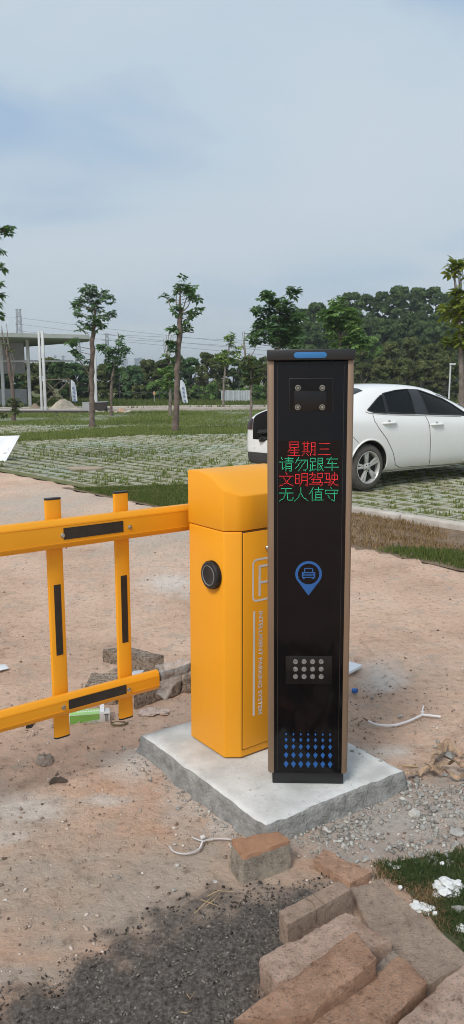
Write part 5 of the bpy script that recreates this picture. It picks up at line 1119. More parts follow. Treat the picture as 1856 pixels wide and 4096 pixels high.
mb.add([T_ @ Vector(p) for p in [(-.42, -.46, .0), (0, -.54, 0), (0, .54, 0), (-.42, .46, 0), (-.42, -.46, -.03), (0, -.54, -.02), (0, .54, -.02), (-.42, .46, -.03), (-.47, -.40, -.24), (-.47, .40, -.24), (-.44, -.40, -.24), (-.44, .40, -.24)]],
       [(0, 1, 2, 3), (7, 6, 5, 4), (0, 4, 5, 1), (2, 6, 7, 3), (1, 5, 6, 2), (0, 3, 9, 8), (4, 10, 11, 7), (8, 9, 11, 10), (0, 8, 10, 4), (3, 7, 11, 9)]); mb.build('boot_lid', m_paint, car, bevel=.01)
# wheels
def wheel(x, s_):
    T4 = Matrix.Translation((x, s_ * .868, .318)) @ Matrix.Rotation(R(90) * (1 if s_ < 0 else -1), 4, 'X')   # local z outward
    m_ = MB(); m_.lathe([(.05, -.15), (.19, -.15), (.19, -.055), (.05, -.05)], 40, T4); w = m_.build('wheel', m_liner, car, smooth=True)
    pr = [(.215, -.01), (.235, .004), (.262, .004), (.288, -.006), (.306, -.022), (.314, -.04), (.317, -.06), (.313, -.064), (.317, -.068), (.318, -.10), (.313, -.104), (.318, -.108), (.317, -.14), (.313, -.144), (.316, -.15), (.308, -.18), (.28, -.2), (.21, -.19)]
    m_ = MB(); m_.lathe(pr, 64, T4, close=True); m_.build('tyre', m_tyre, w, smooth=True)
    m_ = MB()
    for k in range(72):
        a = 2 * math.pi * k / 72
        for hh, q_ in ((-.034, .05), (-.168, .05)): m_.box(T4 @ Vector((.3115 * math.cos(a), .3115 * math.sin(a), hh)), (.012, .022, .030) if False else (.010, .008, .030), (T4.to_3x3() @ Matrix.Rotation(a, 3, 'Z')))
    m_.build('tread', m_tyre, w)
    m_ = MB(); m_.lathe([(.216, -.012), (.222, .006), (.212, .006), (.200, -.012), (.196, -.08), (.216, -.08)], 56, T4, close=True); m_.lathe([(.062, -.05), (.062, -.014), (.050, -.008), (.030, -.006), (.028, -.002), (.002, -.002)], 30, T4); m_.build('rim', m_alloy, w, smooth=True)
    for k in range(5):
        m_ = MB(); ma = 2 * math.pi * k / 5 + R(100)
        for da in (-.125, .125):
            A_ = Matrix.Rotation(ma + da, 4, 'Z'); B_ = T4 @ A_; w0, w1 = .014, .019
            V = [B_ @ Vector(p) for p in [(.045, -w0, -.016), (.045, w0, -.016), (.208, w1, -.004), (.208, -w1, -.004), (.045, -w0, -.045), (.045, w0, -.045), (.208, w1, -.04), (.208, -w1, -.04)]]
            m_.add(V, [(0, 1, 2, 3), (7, 6, 5, 4), (0, 4, 5, 1), (1, 5, 6, 2), (2, 6, 7, 3), (3, 7, 4, 0)])
        m_.build('spoke', m_alloy, w, bevel=.003)
    m_ = MB()
    for k in range(5): a = 2 * math.pi * (k + .5) / 5 + R(100); m_.lathe([(.011, -.013), (.011, -.006), (.002, -.005)], 10, T4 @ Matrix.Translation((.043 * math.cos(a), .043 * math.sin(a), 0)))
    m_.build('wheel_nut', m_trim, w)
for x in (0, 2.7):
    for s_ in (-1, 1): wheel(x, s_)
# things in the boot
crumpled('boot_bag', 'dark bundle lying in the open boot of the white car', CO + Matrix.Rotation(CA, 3, 'Z') @ Vector((-.72, .25, .64)), .20, .14, .18, m_liner, 77, CA)
bpy.data.objects['boot_bag']['category'] = 'bag'
# ================================================================== TREES
m_bark1 = M('tree_bark', (.20, .15, .125), (.105, .075, .06), rough=.95, scale=7, bs=26, bd=.03, world=True)
m_bark2 = M('pale_bark', (.26, .22, .19), (.14, .11, .09), rough=.95, scale=9, bs=26, bd=.03, world=True)
L_dark = leafmat('dark_leaves', (0.045, 0.091, 0.040), (0.116, 0.207, 0.085), (0.216, 0.316, 0.127))
L_mid = leafmat('mid_leaves', (0.064, 0.129, 0.039), (0.172, 0.284, 0.083), (0.296, 0.405, 0.136))
L_light = leafmat('light_leaves', (0.083, 0.143, 0.026), (0.179, 0.269, 0.054), (0.284, 0.351, 0.090))
L_yel = leafmat('yellow_green_leaves', (0.105, 0.142, 0.024), (0.217, 0.260, 0.045), (0.358, 0.337, 0.075))
L_olive = leafmat('olive_leaves', (.055, .073, .027), (.14, .165, .060), (.24, .245, .10))
L_euc = leafmat('eucalyptus_leaves', (.042, .072, .029), (.105, .165, .060), (.18, .25, .10))
def leaflets(P, size, droop=.38, nl=7):
    """umbrella-like groups of drooping leaflets at points P"""
    N_ = len(P); s_ = size * RNG.uniform(.7, 1.25, N_); a0 = RNG.uniform(0, 6.28, N_); tx, ty = RNG.normal(0, .35, N_), RNG.normal(0, .35, N_)
    Vs = []; 
    for k in range(nl):
        a = a0 + 6.283 * k / nl + RNG.uniform(-.25, .25, N_); d = np.stack([np.cos(a), np.sin(a), np.zeros(N_)], -1); w = np.stack([-np.sin(a), np.cos(a), np.zeros(N_)], -1)
        l_ = s_ * RNG.uniform(.8, 1.1, N_); dr = droop * RNG.uniform(.4, 1.5, N_)
        def pt(f, side, dz): 
            q_ = P + d * (l_ * f)[:, None] + w * (side * l_)[:, None]; q_[:, 2] += l_ * (.18 * f - dr * f * f) + dz; q_[:, 2] += (q_[:, 0] - P[:, 0]) * tx + (q_[:, 1] - P[:, 1]) * ty; return q_
        Vs.append(np.stack([pt(.12, 0, 0), pt(.58, .25, -.02 * size), pt(1.0, 0, 0), pt(.58, -.25, -.02 * size)], 1))
    V = np.stack(Vs, 1).reshape(-1, 3); F = np.arange(len(V)).reshape(-1, 4); F = np.concatenate([F[:, [0, 1, 2]], F[:, [0, 2, 3]]])
    rr_ = np.repeat(np.clip(np.repeat(RNG.uniform(.1, .8, N_), nl) + RNG.normal(0, .13, N_ * nl), 0, 1), 4); return V, F, rr_
def bez(p0, p1, p2, n_=7): return [(p0 * (1 - t) ** 2 + p1 * 2 * t * (1 - t) + p2 * t * t) for t in np.linspace(0, 1, n_)]
def leafy_tree(name, label, d, trunk, clumps, leaf, size, dens=1., bark=None, group=None, twigs=(), branch_from=None, base=None, flat=.8):
    """trunk: (px, py, width px) from the foot up; clumps: (px, py, radius px) in the picture, placed at distance d with depth of their own"""
    bark = bark or m_bark1; k_ = d / PF; foot = DP(trunk[0][0], trunk[0][1], d); foot.z = 0.
    root = thing(name, label, 'tree', foot, 0, group); off = Vector((foot.x, foot.y, 0))
    T_ = [DP(px, py, d) - off for px, py, w in trunk]; T_[0].z = -.05; rad = [w * k_ / 2 for _, _, w in trunk]
    P_ = []; Rr = []
    for i in range(len(T_) - 1):
        for j in range(5): f = j / 5; q_ = T_[i].lerp(T_[i + 1], f); P_.append(q_ + Vector((RNG.normal(0, .012), RNG.normal(0, .012), 0)) * (1 if i + j else 0)); Rr.append((rad[i] * (1 - f) + rad[i + 1] * f) * RNG.uniform(.9, 1.12))
    P_.append(T_[-1]); Rr.append(rad[-1]); Rr[0] *= 1.25
    m_ = MB(); m_.tube(P_, Rr, 12); m_.build('trunk', bark, root, smooth=True)
    pts = []
    for px, py, r_ in clumps:
        c_ = DP(px, py, d) - off; rr_ = r_ * k_; c_.y += RNG.normal(0, .35) * rr_ + (RNG.uniform(-.6, .6) * rr_)
        # limb from the trunk
        cand = [p for p in P_ if p.z < c_.z - .25 * rr_ + .05] or P_[-3:]; s_ = min(cand, key=lambda p: (p - c_).length + .4 * abs(p.z - (c_.z - .5 * rr_ - .1)))
        if (s_ - c_).length > .05:
            m_ = MB(); mid = s_.lerp(c_, .5) + Vector((0, 0, -.06 * (s_ - c_).length)); m_.tube(bez(s_, mid, c_), list(np.linspace(max(.010, Rr[-1] * .5), .005, 7)), 6); m_.build('branch', bark, root, smooth=True)
        n_ = max(5, int(dens * 1.5 * (rr_ / size) ** 2 * 6)); v = RNG.normal(size=(n_, 3)); v /= np.linalg.norm(v, axis=1)[:, None]; v *= (RNG.uniform(.2, 1, n_) ** .5)[:, None] * rr_; v[:, 2] *= flat
        q_ = v + np.array(c_); pts.append(q_)
    for tw in twigs:
        m_ = MB(); q_ = [DP(px, py, d) - off for px, py in tw]; m_.tube(q_, list(np.linspace(.022, .010, len(q_))), 5); m_.build('twig', m_bark2, root, smooth=True)
    V, F, rr_ = leaflets(np.concatenate(pts), size); npmesh('crown', V, F, leaf, root, attr=dict(rnd=rr_)); return root
Z1 = lambda L_: [(x * .501, 534.5 + y * .501, *([r_[0] * .501] if r_ else [])) for x, y, *r_ in L_]
Z2 = lambda L_: [(582.2 + x * .501, 628.8 + y * .501, *([r_[0] * .501] if r_ else [])) for x, y, *r_ in L_]
Z8 = lambda L_: [(377.3 + x * .2963, 660.2 + y * .2963, *([r_[0] * .2963] if r_ else [])) for x, y, *r_ in L_]
TG = 'young trees planted in the parking lot'
leafy_tree('lot_tree', 'young tree with rounded open crown and a low left branch beside the white canopy column', 24.9, [(232, 1075, 15), (231, 1000, 12), (231, 920, 12), (234, 850, 11), (236, 815, 9), (238, 770, 4)],
           Z1([(455, 385, 42), (510, 400, 28), (545, 430, 36), (395, 450, 36), (440, 430, 36), (475, 470, 40), (410, 505, 32), (545, 515, 30), (565, 505, 14), (415, 570, 36), (505, 555, 38), (455, 590, 30), (490, 430, 40), (470, 530, 34), (375, 465, 18), (355, 660, 26), (375, 690, 22), (400, 725, 24), (435, 745, 11)]), L_dark, .16, .72, group=TG,
           twigs=(Z1([(470, 600), (490, 590), (510, 570)]), Z1([(448, 810), (400, 745), (370, 700)])))
leafy_tree('lot_tree', 'slender tree with thick peeling trunk, bare stub and leaf tufts, left of the post', 22.4, [(440, 1088, 18), (444, 1000, 13), (446, 915, 13), (451, 830, 13), (453, 795, 11), (452, 770, 6), (453, 735, 2.5)],
           Z1([(925, 350, 34), (890, 372, 30), (955, 375, 34), (920, 395, 36), (965, 415, 28), (985, 435, 15), (880, 395, 20), (945, 400, 30), (830, 418, 26), (858, 438, 14), (880, 482, 22), (905, 475, 24), (990, 492, 22), (1012, 485, 10), (960, 520, 22), (930, 550, 22), (945, 582, 16), (862, 580, 20), (890, 600, 14), (858, 655, 24), (880, 690, 22), (845, 655, 14), (905, 510, 20)]), L_dark, .15, .70, group=TG,
           twigs=(Z1([(905, 605), (935, 598), (975, 604)]), Z1([(905, 500), (902, 450), (905, 390)]), Z1([(915, 500), (930, 450), (945, 400)]), Z1([(905, 500), (885, 460), (885, 400)]), Z1([(925, 560), (950, 520), (985, 495)]), Z1([(885, 520), (855, 470), (840, 430)]), Z1([(920, 495), (945, 470), (960, 430)])))
leafy_tree('lot_tree', 'small spreading tree with bare top stub, right of the canopy', 33.5, [(279, 1045, 8), (280, 960, 6), (285, 935, 5), (290, 905, 3)],
           Z1([(515, 670, 26), (545, 700, 28), (580, 690, 30), (620, 690, 32), (648, 690, 16), (600, 650, 20), (618, 625, 12), (555, 740, 36), (595, 735, 34), (560, 780, 26), (500, 675, 14), (590, 770, 24)]), L_dark, .18, .9, group=TG, twigs=(Z1([(590, 760), (596, 680), (596, 605)]), Z1([(597, 640), (591, 600)])))
leafy_tree('lot_tree', 'short tree with bare upright twigs behind the slender tree', 32.4, [(428, 1048, 9), (428, 990, 7), (426, 960, 5), (425, 900, 3)],
           Z1([(830, 800, 26), (862, 815, 28), (815, 850, 24), (850, 862, 28), (845, 780, 22), (860, 740, 18), (835, 720, 16)]), L_mid, .21, 1.1, group=TG, bark=m_bark2, twigs=tuple(Z1([(848, 780), (840 + dx_, 690), (848 + dx_ * 1.6, 600 + abs(dx_) * 2)]) for dx_ in (-16, -8, 0, 8, 14)))
leafy_tree('lot_tree', 'small light green tree in front of the white hoarding', 40.0, [(561, 1031, 6), (564, 945, 5), (570, 903, 4), (580, 860, 2)],
           Z8([(700, 620, 24), (695, 690, 36), (650, 770, 48), (720, 770, 38), (600, 815, 40), (765, 725, 20), (700, 825, 34), (660, 640, 20), (560, 820, 22), (640, 840, 40)]), L_light, .2, 1.1, group=TG, bark=m_bark2)
leafy_tree('lot_tree', 'dull olive tree with bare grey twigs standing just left of the post', 30.0, [(631, 1056, 7), (632, 990, 6), (630, 930, 5), (627, 890, 3)],
           Z8([(840, 830, 46), (800, 890, 50), (880, 950, 50), (840, 1000, 46), (930, 880, 44), (790, 960, 34), (900, 1010, 36), (870, 880, 50), (780, 820, 28), (950, 950, 34)]), L_olive, .20, 1.0, group=TG, bark=m_bark2, twigs=(Z8([(810, 830), (800, 740), (785, 590)]), Z8([(815, 800), (800, 660), (800, 585)]), Z8([(840, 820), (880, 760), (900, 710)]), Z8([(800, 740), (775, 690)])))
leafy_tree('lot_tree', 'big dark leafy tree with a sprig on top behind the post', 26.0, [(703, 1068, 12), (702, 960, 10), (702, 870, 9), (700, 820, 6), (705, 770, 3)],
           Z2([(300, 192, 20), (305, 222, 22), (288, 262, 16), (330, 205, 8), (185, 245, 42), (240, 285, 54), (160, 305, 48), (290, 330, 60), (135, 385, 48), (210, 365, 64), (300, 405, 64), (180, 435, 54), (250, 455, 56), (325, 465, 38), (100, 435, 28), (335, 330, 34), (230, 400, 60), (120, 310, 22), (110, 470, 22)]), L_dark, .20, 1.25, group=TG)
leafy_tree('lot_tree', 'bushy mid green tree behind the right half of the post', 28.0, [(853, 1058, 10), (853, 950, 8), (855, 860, 6)],
           Z2([(550, 262, 38), (520, 318, 44), (595, 315, 40), (560, 375, 54), (455, 330, 28), (515, 400, 46), (600, 415, 44), (645, 455, 46), (540, 450, 54), (600, 485, 46), (490, 360, 36), (670, 480, 26), (620, 350, 24), (505, 270, 16)]), L_mid, .20, 1.2, group=TG)
leafy_tree('lot_tree', 'bright yellowish green tree with tall leaf sprigs at the right edge', 17.0, [(1164, 1090, 17), (1162, 1000, 15), (1159, 900, 11), (1157, 810, 8), (1158, 760, 4)],
           Z2([(1100, 92, 26), (1130, 75, 22), (1150, 62, 24), (1165, 85, 22), (1120, 112, 18), (1120, 205, 16), (1145, 215, 18), (1125, 262, 34), (1165, 245, 40), (1080, 298, 28), (1105, 330, 36), (1150, 300, 44), (1170, 350, 44), (1110, 440, 34), (1155, 430, 44), (1085, 452, 20), (1165, 480, 42), (1135, 370, 32), (1190, 300, 60), (1200, 420, 60), (1195, 140, 34)]), L_yel, .19, .8, group=TG, bark=m_bark2, twigs=(Z2([(1127, 225), (1120, 160), (1112, 110)]), Z2([(1147, 240), (1147, 160), (1148, 80)])))
leafy_tree('lot_tree', 'tall tree mostly outside the left edge with drooping leaf tufts', 13.0, [(-34, 1190, 22), (-32, 1000, 16), (-30, 800, 12), (-28, 640, 8), (-26, 590, 5)],
           [(10, 578, 15), (22, 575, 9), (-12, 570, 22), (-45, 580, 30), (2, 635, 9), (-2, 668, 8), (-6, 715, 9), (0, 740, 7), (-3, 765, 7), (-4, 795, 7), (-50, 660, 36), (-55, 730, 36), (-20, 620, 16)], L_dark, .12, .6, group=TG)
leafy_tree('lot_tree', 'thin two stemmed tree with few brown leaves in front of the canopy', 28.5, [(36, 1062, 10), (34, 1000, 9), (28, 950, 8), (20, 900, 7), (15, 870, 4)],
           Z1([(58, 950, 22), (95, 962, 22), (70, 990, 20), (90, 985, 16), (12, 1012, 12), (75, 935, 12), (20, 660, 16), (45, 690, 14)]), L_olive, .16, .9, group=TG, twigs=(Z1([(62, 900), (66, 800), (50, 700), (40, 640), (33, 560)]), Z1([(30, 700), (18, 640), (8, 570)]), Z1([(40, 720), (15, 620), (5, 585)]), Z1([(30, 690), (40, 660), (38, 600)]), Z1([(62, 905), (70, 820), (72, 760), (60, 700)])))

# ---- dense background trees
def bushy(name, label, d, px, top, base, wpx, leaf, n_lobes, leaf_size, per, group, trunk=True, seed=0, low=.15, cat='tree'):
    r = np.random.default_rng(seed); k_ = d / PF; ct_ = DP(px, top, d); foot = Vector((ct_.x, d, 0)); H_t = ct_.z; Wd = wpx * k_ / 2
    root = thing(name, label, cat, foot, 0, group); off = np.array([0, 0, 0.])
    if trunk:
        m_ = MB(); m_.tube([(0, 0, -.1), (.1 * r.normal(), 0, H_t * .4), (.2 * r.normal(), 0, H_t * .8)], [.02 * H_t + .03, .015 * H_t + .02, .02], 8); m_.build('trunk', m_bark2, root, smooth=True)
        for q_ in range(4):
            a = r.uniform(0, 6.28); z0 = H_t * r.uniform(.3, .6); m_ = MB(); m_.tube([(0, 0, z0), (Wd * .35 * math.cos(a), Wd * .35 * math.sin(a), z0 + H_t * .15), (Wd * .6 * math.cos(a), Wd * .6 * math.sin(a), z0 + H_t * .28)], [.05, .035, .02], 5); m_.build('branch', m_bark2, root, smooth=True)
    zl = H_t * low; Vs = []; Rs = []
    for i in range(n_lobes):
        f = r.uniform(0, 1) ** .8; a = r.uniform(0, 6.28); z = zl + (H_t - zl) * f; prof_ = math.sqrt(max(.05, 1 - ((f - .42) / .62) ** 2)); rad = Wd * prof_ * r.uniform(.35, .95)
        lr = Wd * r.uniform(.15, .36); c_ = np.array([rad * math.cos(a), rad * math.sin(a) , min(z, H_t - lr * .7)])
        v = r.normal(size=(per, 3)); v[:, 2] = np.abs(v[:, 2]) * 1.2 - .25; v /= np.linalg.norm(v, axis=1)[:, None]; v *= r.uniform(.50, 1.12, per)[:, None]; 
        P_ = c_ + v * lr * np.array([1, 1, .8]); s_ = leaf_size * r.uniform(.6, 1.3, per)
        t1 = r.normal(size=(per, 3)); nrm = v + r.normal(0, .45, (per, 3)); t1 -= nrm * (np.sum(t1 * nrm, 1) / np.sum(nrm * nrm, 1))[:, None]; t1 /= np.linalg.norm(t1, axis=1)[:, None]; t2 = np.cross(nrm, t1); t2 /= np.linalg.norm(t2, axis=1)[:, None]
        Vs.append(np.stack([P_ - t1 * s_[:, None], P_ - t2 * s_[:, None] * .5, P_ + t1 * s_[:, None], P_ + t2 * s_[:, None] * .5], 1)); Rs.append(np.clip(r.uniform(.15, .75) + r.normal(0, .12, per), 0, 1))
    V = np.concatenate(Vs).reshape(-1, 3); F = np.arange(len(V)).reshape(-1, 4); npmesh('crown', V, F, leaf, root, attr=dict(rnd=np.repeat(np.concatenate(Rs), 4))); return root
# eucalyptus wood on the right, two rows
EUC_X = sorted((760, 800, 845, 885, 925, 958, 1000, 1048, 1092, 1130, 1180, 1240, 735)); EUF_X = sorted((780, 830, 905, 970, 1030, 1075, 1120)); 
EG = 'tall eucalyptus trees on the right skyline'
EUL = lambda i: EULAB[i]
EU_ALL = (760, 800, 845, 885, 925, 958, 1000, 1048, 1092, 1130, 1180, 1240, 780, 830, 905, 970, 1030, 1075, 1120, 735)
EULAB = [('tall eucalyptus of the skyline row, %s from the left' % ORD[EUC_X.index(x)]) if x in EUC_X else ('lower eucalyptus in front of the skyline row, %s from the left' % ORD[EUF_X.index(x)]) for x in EU_ALL]
for i, (px, top, w, d) in enumerate(((760, 778, 70, 92), (800, 764, 76, 88), (845, 772, 60, 96), (885, 738, 72, 90), (925, 742, 62, 96), (958, 736, 56, 90), (1000, 722, 74, 88), (1048, 726, 70, 94), (1092, 724, 76, 90), (1130, 742, 62, 92), (1180, 760, 80, 92), (1240, 752, 80, 95),
                                     (780, 812, 70, 80), (830, 815, 70, 82), (905, 800, 72, 80), (970, 805, 76, 78), (1030, 790, 70, 82), (1075, 808, 76, 80), (1120, 812, 70, 79), (735, 800, 50, 96))):
    bushy('eucalyptus_tree', EUL(i), d, px, top, 0, w, L_euc, 90, .21, 120, EG, seed=100 + i, low=.16)
# wooded rise behind the eucalyptus trees
m_rise = M('wooded_rise', (.055, .085, .035), (.025, .045, .020), rough=.95, scale=.6, bs=1.2, bd=.8, bst=1., world=True)
HX = np.linspace(2, 75, 60); HY = np.linspace(97, 150, 24); XX, YY = np.meshgrid(HX, HY); fx_ = XX / YY
ZZ = 9.2 * sstep(.06, .16, fx_) * sstep(97, 108, YY) * (.85 + .3 * fbm(XX * .3, YY * .3, s=51)) - .3
idx = np.arange(XX.size).reshape(XX.shape); tag(npmesh('wooded_hill', np.stack([XX, YY, ZZ], -1), np.stack([idx[:-1, :-1], idx[:-1, 1:], idx[1:, 1:], idx[1:, :-1]], -1).reshape(-1, 4), m_rise, smooth=True), 'low wooded hill behind the eucalyptus trees', 'hill', kind='structure')
# olive trees before the wood
OX = [935, 985, 1035, 1085, 1125, 905, 1170, 1230, 960, 1015, 1065, 1115, 915, 870, 1170]; OD = [56, 54, 57, 54, 56, 53, 57, 57, 51, 51, 51, 51, 51, 54, 51]
ob = sorted(x for x, d in zip(OX, OD) if d > 51); of = sorted(x for x, d in zip(OX, OD) if d == 51)
OLAB = [('olive tree of the taller back row behind the car, %s from the left' % ORD[ob.index(x)]) if d > 51 else ('low olive tree of the front row behind the car, %s from the left' % ORD[of.index(x)]) for x, d in zip(OX, OD)]
for i, (px, top, w, d, lf) in enumerate(((935, 848, 64, 56, L_mid), (985, 862, 60, 54, L_olive), (1035, 850, 70, 57, L_olive), (1085, 868, 60, 54, L_olive), (1125, 858, 60, 56, L_olive), (905, 875, 50, 53, L_olive), (1170, 850, 70, 57, L_olive), (1230, 845, 80, 57, L_olive), (960, 900, 60, 51, L_olive), (1015, 905, 62, 51, L_olive), (1065, 908, 60, 51, L_olive), (1115, 905, 60, 51, L_olive), (915, 915, 50, 51, L_olive), (870, 890, 60, 54, L_olive), (1170, 905, 64, 51, L_olive))):
    bushy('hedge_tree', OLAB[i], d, px, top, 0, w, lf, 52, .15, 90, 'olive trees behind the car', seed=200 + i, low=.05)
# hedge row on the left
hx = [(-30, 905), (5, 912), (40, 918), (75, 915), (118, 902), (150, 908), (185, 915), (222, 922), (262, 918), (300, 925), (335, 922), (372, 906), (408, 908), (445, 898), (482, 902), (520, 888), (552, 892), (590, 905), (628, 898), (664, 900), (700, 890), (740, 892), (790, 895), (835, 890)]
for i, (px, top) in enumerate(hx):
    bushy('hedge_tree', 'dense bushy hedge tree behind the far lane, %s from the left' % ORD[i], 56 + (i * 37 % 5) - 2, px, top, 0, 58, (L_olive, L_euc, L_dark, L_olive)[i % 4], 48, .16, 85, 'bushy trees along the far lane', seed=300 + i, low=.02)
    if 300 < px < 680: bushy('vine_bush', 'low vine covered bush at the foot of the far hedge, %s from the left' % ORD[i - 10], 52 + (i % 3), px + 14, 955 + (i * 7 % 4) * 8, 0, 46, (L_mid, L_olive, L_mid)[i % 3], 18, .15, 90, 'vine bushes along the far hedge', trunk=False, seed=400 + i, low=.0, cat='bush')

# ================================================================== CANOPY AND SITE CLUTTER (left background)
m_colw = M('white_steel', (.62, .63, .62), rough=.5, scale=3); m_roofg = M('roof_sheet', (.42, .44, .42), (.34, .37, .33), rough=.6, scale=2); m_dark = M('dark_edge', (.06, .05, .045), rough=.8, scale=4)
m_under = M('roof_underside', (.25, .30, .20), (.22, .26, .18), rough=.6, scale=2); m_wallg = M('grey_wall', (.36, .37, .37), rough=.8, scale=3); m_floor = M('site_floor', (.34, .32, .30), rough=.9, scale=2)
cn = thing('open_canopy', 'open steel canopy with flat roof and white columns at the far left', 'canopy', (-10, 38, 0)); o0 = Vector((-10, 38, 0))
FZ = 3.62
pl_ = [DP(-140, 849, 37.0) - o0, DP(225, 857, 39.9) - o0, DP(226, 861, 42.2) - o0, DP(70, 874, 48.5) - o0, DP(-170, 868, 48.5) - o0]
pl_ = [Vector((p.x, p.y, 0)) for p in pl_]
mb = MB(); mb.prism([(p.x, p.y) for p in pl_], FZ, FZ + .20, lambda u, v, h: (u, v, h)); rf_ = mb.build('roof', m_roofg, cn)
cxy = sum(pl_, Vector()) / 5
mb = MB(); mb.prism([(cxy.x + (p.x - cxy.x) * .985, cxy.y + (p.y - cxy.y) * .985) for p in pl_], FZ - .03, FZ - .004, lambda u, v, h: (u, v, h)); mb.build('ceiling', m_under, rf_)
def column(px, top, d, w, ztop=FZ):
    p = DP(px, top, d) - o0; m_ = MB(); m_.box((p.x, p.y, ztop / 2 + .1), (w, w, ztop - .2 + .2)); m_.build('column', m_colw, cn, bevel=.01)
column(100, 900, 36.9, .10, 3.70); column(109, 900, 36.9, .12, 3.70); column(70.5, 900, 40.5, .15); column(238, 900, 37.6, .14, 2.95); column(4, 900, 40.5, .15)
mb = MB(); a_, c_ = DP(-60, 908, 40.5) - o0, DP(185, 908, 40.5) - o0; mb.tube([a_, c_], .045, 6); mb.build('rail', m_colw, cn)
mb = MB(); p0, p1 = DP(-140, 1000, 41.5) - o0, DP(67, 1000, 41.5) - o0; mb.box(((p0.x + p1.x) / 2, p0.y, .56), (p1.x - p0.x, .15, 1.0)); mb.build('low_wall', m_wallg, cn)
mb = MB(); p0, p1 = DP(-140, 960, 44) - o0, DP(64, 960, 44) - o0; mb.box(((p0.x + p1.x) / 2, p0.y, 2.75), (p1.x - p0.x, .1, 1.7)); mb.build('back_panel', M('grey_panel', (.40, .41, .41), rough=.7, scale=2), cn)
mb = MB(); p0, p1 = G(-150, 1041), G(219, 1041); mb.box(((p0.x + p1.x) / 2 - o0.x, p0.y + 3.2 - o0.y, .06), (p1.x - p0.x, 6, .12)); pf_ = mb.build('platform', m_floor, cn)
mb = MB(); mb.box(((p0.x + p1.x) / 2 - o0.x, p0.y + .16 - o0.y, .07), (p1.x - p0.x, .07, .15)); mb.build('dark_sill', m_dark, pf_)
# scaffold
sc_ = thing('scaffold_frame', 'rusty cross braced scaffold frame under the canopy', 'scaffold', DP(145, 1022, 39.5) * 1); sc_.location.z = .12; so = Vector(sc_.location); m_scf = M('rusty_tube', (.20, .17, .11), (.12, .09, .06), rough=.7, scale=4)
for (xa, ya), (xb_, yb_), dz in (((113, 955), (176, 954), 0), ((115, 958), (174, 1018), .1), ((114, 1014), (175, 957), .15), ((113, 955), (113, 1026), 0), ((176, 954), (178, 1022), 0), ((90, 1016), (150, 960), 1.2), ((115, 965), (150, 1010), 1.2)):
    m_ = MB(); m_.tube([DP(xa, ya, 39.5 + dz) - so, DP(xb_, yb_, 39.5 + dz) - so], .032, 6); m_.build('scaffold_tube', m_scf, sc_)
# sand heap
def heap(name, label, c_, rx, ry, h, mat, seed):
    V = []; n1, n2 = 14, 36
    for i in range(n1 + 1):
        f = i / n1
        for k in range(n2): a = 2 * math.pi * k / n2; q_ = 1 + .5 * (float(fbm(math.cos(a) * 2 + seed, math.sin(a) * 2, f * 2, s=seed)) - .5); V.append((rx * f * q_ * math.cos(a), ry * f * q_ * math.sin(a), h * (math.cos(f * math.pi) * .5 + .5) * (.8 + .5 * float(fbm(f * 5 * math.cos(a) + 4, f * 5 * math.sin(a) + 4, s=seed + 2))) - .02))
    m_ = MB(); m_.add(V, [(i * n2 + k, i * n2 + (k + 1) % n2, (i + 1) * n2 + (k + 1) % n2, (i + 1) * n2 + k) for i in range(n1) for k in range(n2)]); o = m_.build(name, mat, None, smooth=True); o.location = c_; tag(o, label, 'heap')
m_sand = M('sand', (.48, .42, .33), (.36, .31, .24), rough=.95, scale=6, bs=20, bd=.03, world=True)
heap('sand_heap', 'pale sand heap under the scaffold frame', Vector((DP(160, 1030, 38.6).x, 38.6, .12)), .85, .6, .46, m_sand, 4)
heap('earth_heap', 'low brown earth heap between the canopy columns', Vector((DP(88, 1030, 38.9).x, 38.9, .12)), .35, .3, .25, M('brown_earth', (.26, .20, .15), rough=.95, scale=6), 6)
heap('clay_heap', 'low heap of orange clay and boards beside the small spreading tree', Vector((DP(306, 1036, 36.2).x, 36.2, .0)), .46, .4, .22, M('orange_clay', (.46, .29, .19), (.36, .23, .15), rough=.95, scale=8), 8)
# dark tub / crate
cr_ = thing('site_crate', 'dark open steel tub beside the white canopy column', 'tub', Vector((DP(238, 1030, 37.2).x, 37.2, 0))); m_ = MB(); w_ = .56
m_.add([(-w_, 0, .02), (w_ * .9, 0, .02), (w_ * .9, .5, .02), (-w_, .5, .02), (-w_ * .95, -.05, .42), (w_, -.05, .46), (w_, .55, .46), (-w_ * .95, .55, .42)], [(0, 1, 5, 4), (1, 2, 6, 5), (2, 3, 7, 6), (3, 0, 4, 7), (3, 2, 1, 0)]); m_.build('tub_body', m_dark, cr_)
m_ = MB(); m_.box((-.0, .25, .47), (1.2, .66, .03), Matrix.Rotation(R(-2), 3, 'Y')); m_.build('tub_lid', m_wallg, cr_); m_ = MB(); m_.box((-w_ * .72, -.07, .24), (.34, .03, .38)); m_.build('tub_panel', m_wallg, cr_)
# boards and scraps along the platform
m_scr = M('pale_scrap', (.50, .44, .38), (.36, .30, .25), rough=.9, scale=5, rnd=.3); rs = random.Random(9)
SCRAP = sorted(rs.uniform(118, 345) for k in range(26))
for k in range(26):
    px = SCRAP[k]; p = G(px, rs.uniform(1036, 1041)); m_ = MB(); m_.box((0, 0, .05), (rs.uniform(.08, .40), rs.uniform(.06, .2), rs.uniform(.04, .12)), Euler((rs.uniform(-.3, .3), rs.uniform(-.3, .3), rs.uniform(0, 3))).to_matrix()); o = m_.build('building_scrap', m_scr, None, bevel=.01); o.location = (p.x, p.y, 0.01); tag(o, '%s building scrap from the left along the edge of the canopy platform' % ORD[k], 'scrap', 'building scraps along the canopy')
